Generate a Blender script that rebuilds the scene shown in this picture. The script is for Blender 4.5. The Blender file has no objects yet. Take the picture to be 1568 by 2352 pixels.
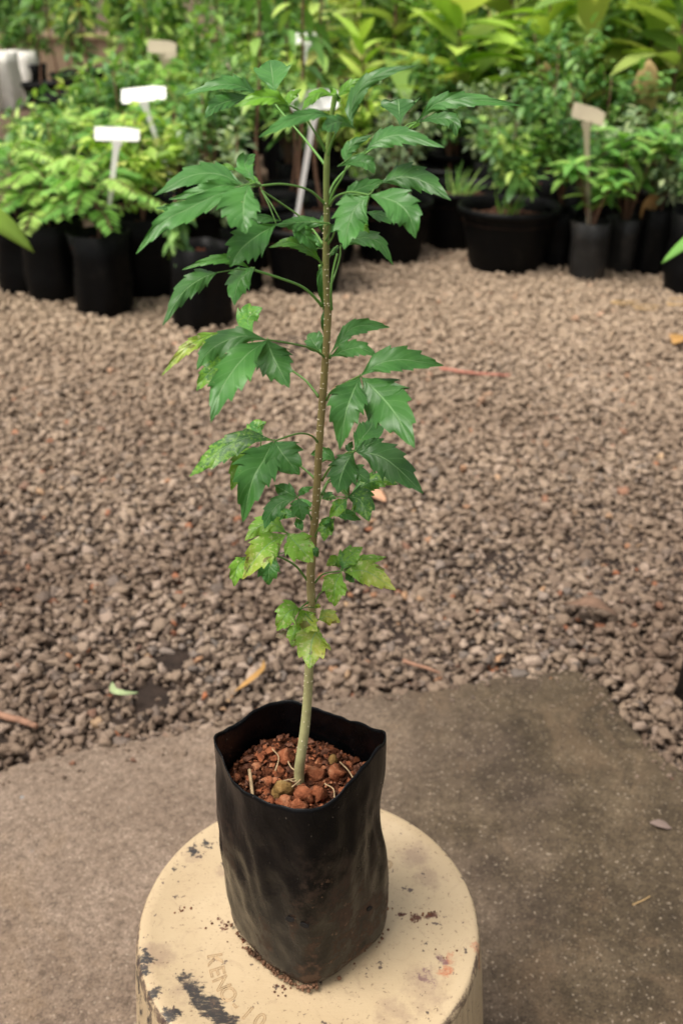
import bpy, math, random
import numpy as np
from mathutils import Vector, Matrix, noise as mn
R = math.radians
S = bpy.context.scene
C = S.collection
# ------------------------------------------------------------------ camera
PITCH = 28.5; CAMZ = 0.925; F = 2287.0; CX, CY = 784.0, 1176.0
cam = bpy.data.cameras.new('camera'); camo = bpy.data.objects.new('camera', cam); C.objects.link(camo)
camo.location = (0, 0, CAMZ); camo.rotation_euler = (R(90 - PITCH), 0, 0)
cam.sensor_fit = 'VERTICAL'; cam.sensor_height = 36; cam.lens = 36 * F / 2352
cam.clip_start = 0.01; cam.clip_end = 200
cam.dof.use_dof = True; cam.dof.focus_distance = 0.59; cam.dof.aperture_fstop = 9.8
S.camera = camo
# ------------------------------------------------------------------ light
SUN_EL, SUN_AZ = 66, 238            # azimuth: direction the light comes from, clockwise from +Y
w = bpy.data.worlds.new("World"); S.world = w; w.use_nodes = True
nt = w.node_tree; bg = nt.nodes['Background']
sky = nt.nodes.new('ShaderNodeTexSky'); sky.sky_type = 'NISHITA'; sky.sun_disc = False
sky.sun_elevation = R(SUN_EL); sky.sun_rotation = R(SUN_AZ); sky.dust_density = 4; sky.air_density = 1.0
hs = nt.nodes.new('ShaderNodeHueSaturation'); hs.inputs['Saturation'].default_value = 0.25
mx = nt.nodes.new('ShaderNodeMix'); mx.data_type = 'RGBA'; mx.blend_type = 'MULTIPLY'; mx.inputs[0].default_value = 1
mx.inputs[7].default_value = (1.0, 0.965, 0.90, 1)
nt.links.new(sky.outputs[0], hs.inputs['Color']); nt.links.new(hs.outputs[0], mx.inputs[6]); nt.links.new(mx.outputs[2], bg.inputs['Color'])
bg.inputs['Strength'].default_value = 0.12
sun = bpy.data.lights.new('sun', 'SUN'); sun.energy = 2.1; sun.angle = R(26); sun.color = (1, 0.95, 0.87)
so = bpy.data.objects.new('sun', sun); C.objects.link(so)
d = Vector((math.sin(R(SUN_AZ)) * math.cos(R(SUN_EL)), math.cos(R(SUN_AZ)) * math.cos(R(SUN_EL)), math.sin(R(SUN_EL))))
so.rotation_euler = d.to_track_quat('Z', 'Y').to_euler()
S.view_settings.view_transform = 'Standard'; S.view_settings.look = 'None'
S.view_settings.exposure = 0.72; S.view_settings.gamma = 1
# ------------------------------------------------------------------ rays of the photograph (1568 x 2352 measure) to points in the world
sp, cp = math.sin(R(PITCH)), math.cos(R(PITCH))
def ray(x, y):
    a = (x - CX) / F; b = (CY - y) / F
    return Vector((a, cp + b * sp, -sp + b * cp))
def PY(x, y, Y):
    r = ray(x, y); t = Y / r.y
    return Vector((r.x * t, Y, CAMZ + r.z * t))
def PZ(x, y, z):
    r = ray(x, y); t = (z - CAMZ) / r.z
    return Vector((r.x * t, r.y * t, z))
rng = random.Random(7); nr = np.random.default_rng(5)
# ------------------------------------------------------------------ helpers
def link(name, me, mat=None, parent=None):
    o = bpy.data.objects.new(name, me); C.objects.link(o)
    if mat is not None:
        for m in (mat if isinstance(mat, (list, tuple)) else [mat]): me.materials.append(m)
    if parent: o.parent = parent
    return o
def tag(o, label, cat, group=None, kind=None):
    if label: o['label'] = label
    if cat: o['category'] = cat
    if group: o['group'] = group
    if kind: o['kind'] = kind
    return o
def empty(name, loc, rz=0):
    o = bpy.data.objects.new(name, None); C.objects.link(o); o.location = loc; o.rotation_euler = (0, 0, rz)
    o.empty_display_size = 0.05
    return o
class MB:
    def __init__(s): s.v = []; s.f = []; s.m = []; s.tone = []; s.cur = 0; s.tc = 0.5
    def add(s, vs, fs, mat=None, tone=None):
        b = len(s.v); s.v.extend([tuple(v) for v in vs]); s.f.extend([tuple(i + b for i in f) for f in fs])
        s.m.extend([s.cur if mat is None else mat] * len(fs)); s.tone.extend([s.tc if tone is None else tone] * len(vs))
    def build(s, name, mat, parent=None, smooth=True, off=None):
        me = bpy.data.meshes.new(name)
        v = s.v if off is None else [(a[0] - off[0], a[1] - off[1], a[2] - off[2]) for a in s.v]
        me.from_pydata(v, [], s.f)
        at = me.attributes.new('tone', 'FLOAT', 'POINT'); at.data.foreach_set('value', s.tone)
        me.polygons.foreach_set('material_index', s.m)
        me.polygons.foreach_set('use_smooth', [smooth] * len(s.f))
        me.update()
        return link(name, me, mat, parent)
    def tube(s, pts, rad, n=8, cap=True, mat=None, tone=None):
        pts = [Vector(p) for p in pts]; vs = []; fs = []
        if not hasattr(rad, '__len__'): rad = [rad] * len(pts)
        for i, p in enumerate(pts):
            t = (pts[min(i + 1, len(pts) - 1)] - pts[max(i - 1, 0)]).normalized()
            u = t.cross(Vector((0.13, 1, 0.07))); u = u.normalized() if u.length > 1e-5 else Vector((1, 0, 0)); w_ = t.cross(u)
            for k in range(n):
                a = 2 * math.pi * k / n
                vs.append(p + (u * math.cos(a) + w_ * math.sin(a)) * rad[i])
        for i in range(len(pts) - 1):
            for k in range(n):
                a = i * n + k; b = i * n + (k + 1) % n; fs.append((a, b, b + n, a + n))
        if cap: fs.append(tuple(range(n))[::-1]); fs.append(tuple((len(pts) - 1) * n + k for k in range(n)))
        s.add(vs, fs, mat, tone)
    def lathe(s, prof, n=32, mat=None, wob=0, seed=0, square=0, tone=None, closed=False):
        vs = []; fs = []
        for (r, z) in prof:
            for k in range(n):
                a = 2 * math.pi * k / n
                q = 1 - square * (0.5 - 0.5 * math.cos(4 * a)) * 0.12
                rr = r * q + (wob * mn.noise(Vector((math.cos(a) * 1.7 + seed, math.sin(a) * 1.7, z * 9))) if r > 0.001 else 0)
                vs.append((rr * math.cos(a), rr * math.sin(a), z))
        for i in range(len(prof) - 1):
            for k in range(n):
                a = i * n + k; b = i * n + (k + 1) % n; fs.append((a, b, b + n, a + n))
        s.add(vs, fs, mat, tone)
    def leaf(s, p, d, up, L, W, tone=0.5, droop=0.3, seg=3, mat=None, fold=0.25):
        d = d.normalized(); side = d.cross(up); side = side.normalized() if side.length > 1e-4 else Vector((1, 0, 0)); nrm = side.cross(d)
        vs = [p]; fs = []
        for i in range(1, seg):
            t = i / seg; c = p + d * (L * t) - nrm * (droop * L * t * t)
            hw = W * 0.5 * math.sin(math.pi * t ** 0.85) ** 0.8
            e = nrm * (fold * hw)
            vs += [c + side * hw + e, c, c - side * hw + e]
        vs.append(p + d * L - nrm * (droop * L)); n = len(vs) - 1
        fs += [(0, 2, 1), (0, 3, 2)]
        for i in range(seg - 2):
            a = 1 + 3 * i; fs += [(a, a + 1, a + 4, a + 3), (a + 1, a + 2, a + 5, a + 4)]
        a = 1 + 3 * (seg - 2); fs += [(a, a + 1, n), (a + 1, a + 2, n)]
        s.add(vs, fs, mat, tone)
    def rock(s, p, r, seed, sub=2, mat=None, rough=0.35, sc=(1, 1, 0.8), rot=0, tone=None):
        V, Fc = ico(sub); vs = []
        cr, sr = math.cos(rot), math.sin(rot)
        for v in V:
            k = 1 + rough * mn.noise(v * 1.3 + Vector((seed * 3.1, seed * 1.7, 0))) + rough * 0.35 * mn.noise(v * 3.7 + Vector((seed, 0, 5)))
            q = Vector((v.x * sc[0], v.y * sc[1], v.z * sc[2])) * (r * k)
            vs.append((p[0] + q.x * cr - q.y * sr, p[1] + q.x * sr + q.y * cr, p[2] + q.z))
        s.add(vs, Fc, mat, tone)
_ico = {}
def ico(sub):
    if sub not in _ico:
        import bmesh
        bm = bmesh.new(); bmesh.ops.create_icosphere(bm, subdivisions=sub, radius=1)
        bm.verts.ensure_lookup_table()
        _ico[sub] = ([v.co.copy() for v in bm.verts], [tuple(v.index for v in f.verts) for f in bm.faces]); bm.free()
    return _ico[sub]
def spline(P, n, closed=False):
    P = [Vector(p) for p in P]; m = len(P); out = []
    segs = m if closed else m - 1
    g = (lambda i: P[i % m]) if closed else (lambda i: P[i] if 0 <= i < m else (P[0] * 2 - P[1] if i < 0 else P[-1] * 2 - P[-2]))
    cnt = n if closed else n - 1
    for j in range(n):
        u = j * segs / cnt; i = min(int(u), segs - 1); t = u - i
        a, b, c, d_ = g(i - 1), g(i), g(i + 1), g(i + 2)
        out.append(0.5 * ((2 * b) + (c - a) * t + (2 * a - 5 * b + 4 * c - d_) * t * t + (3 * b - a - 3 * c + d_) * t ** 3))
    return out
# ------------------------------------------------------------------ materials
class M:
    def __init__(s, name, rough=0.6, spec=0.5):
        s.m = bpy.data.materials.new(name); s.m.use_nodes = True; s.t = s.m.node_tree
        s.b = s.t.nodes['Principled BSDF']; s.b.inputs['Roughness'].default_value = rough; s.b.inputs['Specular IOR Level'].default_value = spec
        s._tc = None
    def n(s, k, **kw):
        x = s.t.nodes.new(k)
        for a, v in kw.items(): setattr(x, a, v)
        return x
    def l(s, a, b): s.t.links.new(a, b)
    def tc(s, which='Object'):
        if s._tc is None: s._tc = s.n('ShaderNodeTexCoord')
        return s._tc.outputs[which]
    def noise(s, scale, detail=4, rough=0.55, vec=None, dist=0):
        x = s.n('ShaderNodeTexNoise'); x.inputs['Scale'].default_value = scale; x.inputs['Detail'].default_value = detail
        x.inputs['Roughness'].default_value = rough; x.inputs['Distortion'].default_value = dist
        s.l(vec if vec is not None else s.tc(), x.inputs['Vector']); return x.outputs['Fac']
    def vor(s, scale, feat='F1', vec=None, out='Distance'):
        x = s.n('ShaderNodeTexVoronoi', feature=feat); x.inputs['Scale'].default_value = scale
        s.l(vec if vec is not None else s.tc(), x.inputs['Vector']); return x.outputs[out]
    def ramp(s, fac, stops, interp='LINEAR'):
        x = s.n('ShaderNodeValToRGB'); x.color_ramp.interpolation = interp; e = x.color_ramp.elements
        while len(e) < len(stops): e.new(0.5)
        for i, (p, c) in enumerate(stops):
            e[i].position = p; e[i].color = (*c, 1) if hasattr(c, '__len__') else (c, c, c, 1)
        s.l(fac, x.inputs[0]); return x.outputs[0]
    def mix(s, f, a, b, mode='MIX'):
        x = s.n('ShaderNodeMix', data_type='RGBA', blend_type=mode)
        for v, i in ((f, 0), (a, 6), (b, 7)):
            if isinstance(v, (int, float)): x.inputs[i].default_value = v if i == 0 else (v, v, v, 1)
            elif isinstance(v, tuple): x.inputs[i].default_value = (*v, 1)
            else: s.l(v, x.inputs[i])
        return x.outputs[2]
    def math(s, op, a, b=0, c=None):
        x = s.n('ShaderNodeMath', operation=op)
        for v, i in ((a, 0), (b, 1), (c, 2)):
            if v is None: continue
            if isinstance(v, (int, float)): x.inputs[i].default_value = v
            else: s.l(v, x.inputs[i])
        return x.outputs[0]
    def attr(s, name, out='Fac'):
        x = s.n('ShaderNodeAttribute', attribute_name=name); return x.outputs[out]
    def col(s, c):
        if isinstance(c, tuple): s.b.inputs['Base Color'].default_value = (*c, 1)
        else: s.l(c, s.b.inputs['Base Color'])
        s.c = c; return s
    def bump(s, h, dist=0.001, strength=1):
        x = s.n('ShaderNodeBump'); x.inputs['Distance'].default_value = dist; x.inputs['Strength'].default_value = strength
        s.l(h, x.inputs['Height']); s.l(x.outputs[0], s.b.inputs['Normal']); s.bn = x.outputs[0]; return s
    def translucent(s, f, tint=(0.9, 1, 0.5)):
        tr = s.n('ShaderNodeBsdfTranslucent'); c = s.mix(1.0, s.c, tint, 'MULTIPLY'); s.l(c, tr.inputs['Color'])
        ms = s.n('ShaderNodeMixShader'); ms.inputs[0].default_value = f
        s.l(s.b.outputs[0], ms.inputs[1]); s.l(tr.outputs[0], ms.inputs[2]); s.l(ms.outputs[0], s.t.nodes['Material Output'].inputs['Surface']); return s

def plain(name, c, rough=0.6, var=0.25, scale=20, bump=0.0, spec=0.4):
    m = M(name, rough, spec); n = m.noise(scale, 5)
    a = tuple(x * (1 - var) for x in c); b = tuple(min(1, x * (1 + var)) for x in c)
    m.col(m.ramp(n, [(0.3, a), (0.7, b)]))
    if bump: m.bump(n, bump)
    return m.m

def leafmat(name, c0, c1, c2, tr=0.3, rough=0.42, spec=0.35):
    m = M(name, rough, spec); t = m.attr('tone')
    m.col(m.ramp(t, [(0.0, c0), (0.5, c1), (1.0, c2)])); m.translucent(tr); return m.m
LM = {
 'feather': leafmat('feathery leaf', (0.091, 0.244, 0.050), (0.221, 0.488, 0.088), (0.468, 0.680, 0.165)),
 'shrub':   leafmat('shrub leaf', (0.075, 0.177, 0.047), (0.170, 0.354, 0.079), (0.471, 0.637, 0.144)),
 'dark':    leafmat('dark shrub leaf', (0.056, 0.150, 0.047), (0.113, 0.265, 0.072), (0.264, 0.460, 0.112)),
 'broad':   leafmat('broad leaf', (0.113, 0.212, 0.056), (0.264, 0.425, 0.096), (0.679, 0.680, 0.208)),
 'palm':    leafmat('whorled leaf', (0.094, 0.248, 0.056), (0.208, 0.460, 0.096), (0.490, 0.680, 0.176)),
 'grey':    leafmat('grey green leaf', (0.151, 0.231, 0.128), (0.282, 0.389, 0.208), (0.510, 0.601, 0.319)),
 'lime':    leafmat('lime leaf', (0.189, 0.336, 0.047), (0.452, 0.672, 0.096), (0.680, 0.680, 0.223)),
}
dead_leaf = leafmat('dead leaf', (.28, .13, .05), (.42, .25, .09), (.5, .36, .16), 0.2, 0.7)
bark_m = plain('thin brown bark', (.17, .09, .055), .8, .35, 60, .001)
black_plastic = None
def mk_plastic():
    m = M('black nursery plastic', 0.4, 0.12)
    n = m.noise(14, 6, .65); n2 = m.noise(60, 3)
    c = m.ramp(n, [(.35, (.0015, .0015, .002)), (.6, (.003, .003, .003)), (.82, (.016, .013, .011))])
    m.col(c); m.l(m.ramp(n2, [(.3, .38), (.7, .62)]), m.b.inputs['Roughness']); m.bump(n, .004); return m.m
pot_m = mk_plastic()
def mk_greybag():
    m = M('dusty grey bag plastic', 0.4, 0.3)
    n = m.noise(9, 6, .65)
    m.col(m.ramp(n, [(.3, (.007, .007, .007)), (.55, (.02, .019, .018)), (.8, (.075, .055, .042))])); m.bump(n, .006); return m.m
greybag_m = mk_greybag()
def mk_soil(name, a, b, c):
    m = M(name, .95, .1); n = m.noise(90, 5, .7)
    m.col(m.ramp(n, [(.3, a), (.5, b), (.7, c)])); m.bump(n, .004); return m.m
soil_m = mk_soil('brown potting soil', (.03, .016, .01), (.09, .045, .028), (.2, .11, .07))
redsoil_m = mk_soil('red potting soil', (.02, .008, .005), (.06, .02, .01), (.15, .05, .022))
# ------------------------------------------------------------------ ground
def mk_ground():
    m = M('stony ground', .95, .15)
    v = m.vor(85); n = m.noise(3.0, 5, .6); c = m.vor(85, out='Color')
    base = m.ramp(n, [(.3, (.13, .085, .058)), (.7, (.23, .165, .115))])
    m.col(m.mix(.35, base, m.mix(.7, c, (.22, .16, .11))))
    m.col(m.mix(1.0, base, m.ramp(v, [(.0, 1.0), (.5, .75), (.9, .25)]), 'MULTIPLY')); m.bump(v, -.006); return m.m
ground_m = mk_ground()
def mk_mud():
    m = M('dark soil under gravel', .9, .2); n = m.noise(25, 6, .65)
    m.col(m.ramp(n, [(.3, (.014, .010, .008)), (.7, (.045, .030, .023))])); m.bump(n, .006); return m.m
mud_m = mk_mud()
mb = MB(); mb.add([(-60, -20, 0), (60, -20, 0), (60, 90, 0), (-60, 90, 0)], [(0, 1, 2, 3)])
tag(mb.build('ground', ground_m, smooth=False), None, None, kind='structure')
# soil bed beneath the gravel, gently uneven
nx, ny = 90, 110
vs = []; fs = []
for j in range(ny):
    for i in range(nx):
        x = -2.6 + 5.2 * i / (nx - 1); y = 0.2 + 4.6 * j / (ny - 1)
        e = min(1, 4 * min(i, nx - 1 - i, j, ny - 1 - j) / nx)
        vs.append((x, y, -0.003 + e * (0.008 + 0.006 * mn.noise(Vector((x * 3, y * 3, 0))))))
for j in range(ny - 1):
    for i in range(nx - 1):
        a = j * nx + i; fs.append((a, a + 1, a + nx + 1, a + nx))
mb = MB(); mb.add(vs, fs); tag(mb.build('soil_bed', mud_m), None, None, kind='structure')
# ------------------------------------------------------------------ concrete slab
SZ = 0.026
edge_px = [(-160, 1800), (0, 1768), (120, 1738), (250, 1712), (400, 1684), (520, 1660), (640, 1628), (760, 1602), (880, 1592), (1000, 1580), (1120, 1562), (1220, 1546), (1290, 1537), (1340, 1541), (1378, 1560), (1402, 1590), (1432, 1640), (1480, 1692), (1530, 1738), (1600, 1800), (1720, 1900)]
edge = [PZ(x, y, SZ) for x, y in edge_px]
edge = spline(edge, 420)
slab2d = [(e.x + 0.004 * mn.noise(Vector((e.x * 90, e.y * 90, 3))), e.y + 0.009 * mn.noise(Vector((e.x * 28, e.y * 28, 0))) + 0.007 * mn.noise(Vector((e.x * 75, e.y * 75, 4)))) for e in edge]
slab2d = [(-2.6, slab2d[0][1] - 0.35)] + slab2d + [(2.4, slab2d[-1][1] - 1.1), (2.4, -1.6), (-2.6, -1.6)]
def mk_concrete():
    m = M('weathered concrete', .88, .25)
    big = m.noise(3.2, 6, .65); med = m.noise(8, 9, .8); fine = m.noise(120, 6, .75); sp_ = m.noise(260, 2, .5)
    warm = m.ramp(med, [(.32, (.15, .105, .076)), (.5, (.25, .183, .136)), (.68, (.34, .255, .195))])
    dark = m.ramp(med, [(.34, (.03, .022, .014)), (.5, (.080, .058, .035)), (.66, (.165, .122, .077))])
    sx = m.n('ShaderNodeSeparateXYZ'); m.l(m.tc(), sx.inputs[0])
    # the slab is cleaner and warmer towards the left, mossy and dirtier towards the right
    k = m.math('ADD', m.math('MULTIPLY', sx.outputs['X'], 1.5), m.math('MULTIPLY', big, 1.2))
    k = m.ramp(k, [(.42, 0.0), (.95, 1.0)])
    c = m.mix(k, warm, dark)
    c = m.mix(m.ramp(fine, [(.36, .55), (.58, 0.0)]), c, (.035, .024, .016))
    c = m.mix(m.ramp(sp_, [(.64, 0.0), (.71, .6)]), c, (.46, .37, .28))
    c = m.mix(m.math('MULTIPLY', m.ramp(m.noise(5, 9, .75, dist=1.0), [(.54, 0.0), (.66, 1.0)]), .38), c, (.21, .14, .085))
    patch = m.ramp(m.vor(34), [(.06, 1.0), (.11, 0.0)]); pk = m.ramp(m.noise(7, 2), [(.6, 0.0), (.68, .8)])
    c = m.mix(m.math('MULTIPLY', patch, pk), c, (.26, .27, .27))
    grain = m.noise(420, 3, .7); pore = m.vor(150)
    c = m.mix(1.0, c, m.ramp(grain, [(.3, .55), (.5, 1.0), (.7, 1.4)]), 'MULTIPLY')
    c = m.mix(m.math('MULTIPLY', m.ramp(pore, [(.10, .8), (.22, 0.0)]), m.ramp(m.noise(16, 3), [(.48, 0.0), (.6, 1.0)])), c, (.03, .022, .016))
    m.col(c); h = m.math('ADD', m.math('ADD', m.math('MULTIPLY', fine, .6), m.math('MULTIPLY', grain, .35)), med); m.bump(h, .004); return m.m
conc_m = mk_concrete()
n = len(slab2d)
mb = MB()
cxs = sum(p[0] for p in slab2d) / n; cys = sum(p[1] for p in slab2d) / n
def ring(z, k): return [(p[0] + (cxs - p[0]) / math.hypot(cxs - p[0], cys - p[1]) * k, p[1] + (cys - p[1]) / math.hypot(cxs - p[0], cys - p[1]) * k, z) for p in slab2d]
rs = [ring(-.03, 0), ring(SZ - .010, 0), ring(SZ - .004, .0015), ring(SZ, .008)]
vs = [v for r_ in rs for v in r_]; fs = [(i * n + k, i * n + (k + 1) % n, (i + 1) * n + (k + 1) % n, (i + 1) * n + k) for i in range(3) for k in range(n)]
fs = [f[::-1] for f in fs]
fs.append(tuple(3 * n + k for k in range(n))[::-1])
mb.add(vs, fs)
tag(mb.build('paving_slab', conc_m, smooth=False), None, None, kind='structure')
# ------------------------------------------------------------------ gravel (geometry-node instances of modelled pebbles)
def inside(xs, ys, poly):
    r = np.zeros(len(xs), bool); m_ = len(poly)
    for i in range(m_):
        x1, y1 = poly[i]; x2, y2 = poly[(i + 1) % m_]
        if y1 == y2: continue
        c = ((y1 > ys) != (y2 > ys)) & (xs < (x2 - x1) * (ys - y1) / (y2 - y1) + x1); r ^= c
    return r
def mk_pebble():
    m = M('gravel stone', .85, .25)
    oi = m.n('ShaderNodeObjectInfo')
    c = m.ramp(oi.outputs['Random'], [(0, (.09, .064, .048)), (.10, (.18, .128, .094)), (.35, (.25, .184, .132)), (.62, (.32, .238, .17)), (.84, (.42, .32, .25)), (.93, (.21, .17, .145)), (.976, (.10, .09, .08)), (.988, (.42, .13, .05)), (1, (.5, .34, .2))])
    n = m.noise(1.6, 5, .6)
    c = m.mix(m.ramp(n, [(.35, .0), (.7, .45)]), c, (.13, .095, .075))
    ln = m.n('ShaderNodeTexNoise'); ln.inputs['Scale'].default_value = 2.6; ln.inputs['Detail'].default_value = 4; m.l(oi.outputs['Location'], ln.inputs['Vector'])
    c = m.mix(m.ramp(ln.outputs['Fac'], [(.42, 0.0), (.62, .62)]), c, (.13, .085, .06))
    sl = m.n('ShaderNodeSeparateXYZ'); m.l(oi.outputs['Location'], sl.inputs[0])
    dry = m.ramp(m.math('DIVIDE', sl.outputs[1], 4.0), [(.36, 0.0), (.72, .62)])  # dry is just a distance factor: stones are coloured paler farther back
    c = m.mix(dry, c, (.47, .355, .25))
    m.col(c); m.bump(m.noise(5, 4), .0012); return m.m
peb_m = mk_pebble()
coll = bpy.data.collections.new('pebble shapes')
for i in range(9):
    mb = MB(); r_ = random.Random(i)
    mb.rock((0, 0, 0), 1, i * 2.3, 2, rough=.95, sc=(1, r_.uniform(.5, .92), r_.uniform(.38, .66)))
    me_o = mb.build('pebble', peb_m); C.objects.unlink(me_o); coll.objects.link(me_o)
def gravel_points():
    out = []
    holes = [(395, 1530, 55, 34), (345, 1612, 48, 34), (560, 1500, 20, 20), (300, 1670, 60, 14), (1040, 1005, 22, 16)]
    hw = [(PZ(x, y, 0), a, b) for x, y, a, b in holes]
    for layer, (sp_, z0) in enumerate(((.0108, .004), (.0132, .0125), (.019, .020))):
        xs, ys = np.meshgrid(np.arange(-2.5, 2.5, sp_), np.arange(.35, 4.4, sp_ * .9))
        xs = xs.ravel() + nr.uniform(-.55, .55, xs.size) * sp_; ys = ys.ravel() + nr.uniform(-.55, .55, ys.size) * sp_
        k = (np.abs(xs) < ys * .40 + .42) & ~inside(xs, ys, slab2d)
        if layer: k &= nr.random(len(xs)) < (.85, .55)[layer - 1]
        dens = np.array([mn.noise(Vector((x * 2.3, y * 2.3, 7))) + .55 * mn.noise(Vector((x * 7, y * 7, 1))) for x, y in zip(xs[k], ys[k])])
        xs, ys = xs[k], ys[k]
        if layer: keep = dens > (-.42 if layer == 1 else -.12)
        else: keep = np.ones(len(xs), bool)
        for c, a, b in hw:
            ra = a * .00067; rb = b * .0011
            q = ((xs - c.x) / ra) ** 2 + ((ys - c.y) / rb) ** 2 + .5 * nr.random(len(xs))
            keep &= q > 1
        xs, ys = xs[keep], ys[keep]
        s_ = np.clip(nr.lognormal(math.log(.0059 + .0004 * layer), .36, len(xs)), .0022, .0135)
        z = z0 + nr.uniform(-.004, .004, len(xs))
        rot = np.stack([nr.normal(0, .35, len(xs)), nr.normal(0, .35, len(xs)), nr.uniform(0, 6.28, len(xs))], 1)
        out.append((np.stack([xs, ys, z], 1), s_, rot))
    ex = np.array(slab2d[1:-3]); idx = nr.integers(0, len(ex), 330)
    off = nr.exponential(.022, 330); xs = ex[idx, 0] + nr.normal(0, .01, 330) ; ys = ex[idx, 1] - off
    k = inside(xs, ys, slab2d) & (off > .004); xs, ys = xs[k], ys[k]; n_ = len(xs)
    s_ = np.clip(nr.lognormal(math.log(.0017), .5, n_), .0008, .005)
    out.append((np.stack([xs, ys, SZ + s_ * .35], 1), s_, np.stack([np.zeros(n_), np.zeros(n_), nr.uniform(0, 6.28, n_)], 1)))
    return [np.concatenate([o[i] for o in out]) for i in range(3)]
gp, gs, gr = gravel_points()
me = bpy.data.meshes.new('gravel'); me.vertices.add(len(gp)); me.vertices.foreach_set('co', gp.astype(np.float32).ravel())
a = me.attributes.new('psize', 'FLOAT', 'POINT'); a.data.foreach_set('value', gs.astype(np.float32))
a = me.attributes.new('prot', 'FLOAT_VECTOR', 'POINT'); a.data.foreach_set('vector', gr.astype(np.float32).ravel())
print('pebbles', len(gp))
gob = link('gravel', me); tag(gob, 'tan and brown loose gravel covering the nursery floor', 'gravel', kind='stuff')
ng = bpy.data.node_groups.new('scatter pebbles', 'GeometryNodeTree')
ng.interface.new_socket('Geometry', in_out='INPUT', socket_type='NodeSocketGeometry'); ng.interface.new_socket('Geometry', in_out='OUTPUT', socket_type='NodeSocketGeometry')
gi = ng.nodes.new('NodeGroupInput'); go = ng.nodes.new('NodeGroupOutput')
iop = ng.nodes.new('GeometryNodeInstanceOnPoints'); ci = ng.nodes.new('GeometryNodeCollectionInfo'); ci.inputs['Collection'].default_value = coll; ci.inputs['Separate Children'].default_value = True
iop.inputs['Pick Instance'].default_value = True
ri = ng.nodes.new('FunctionNodeRandomValue'); ri.data_type = 'INT'; ri.inputs['Min'].default_value = 0; ri.inputs['Max'].default_value = 8
na = ng.nodes.new('GeometryNodeInputNamedAttribute'); na.data_type = 'FLOAT'; na.inputs['Name'].default_value = 'psize'
nb = ng.nodes.new('GeometryNodeInputNamedAttribute'); nb.data_type = 'FLOAT_VECTOR'; nb.inputs['Name'].default_value = 'prot'
m2p = ng.nodes.new('GeometryNodeMeshToPoints')
L = ng.links.new
L(gi.outputs[0], m2p.inputs['Mesh']); L(m2p.outputs[0], iop.inputs['Points']); L(ci.outputs[0], iop.inputs['Instance'])
L([o for o in ri.outputs if o.type == 'INT'][0], iop.inputs['Instance Index']); L(nb.outputs[0], iop.inputs['Rotation']); L(na.outputs[0], iop.inputs['Scale']); L(iop.outputs[0], go.inputs[0])
md = gob.modifiers.new('scatter', 'NODES'); md.node_group = ng
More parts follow.
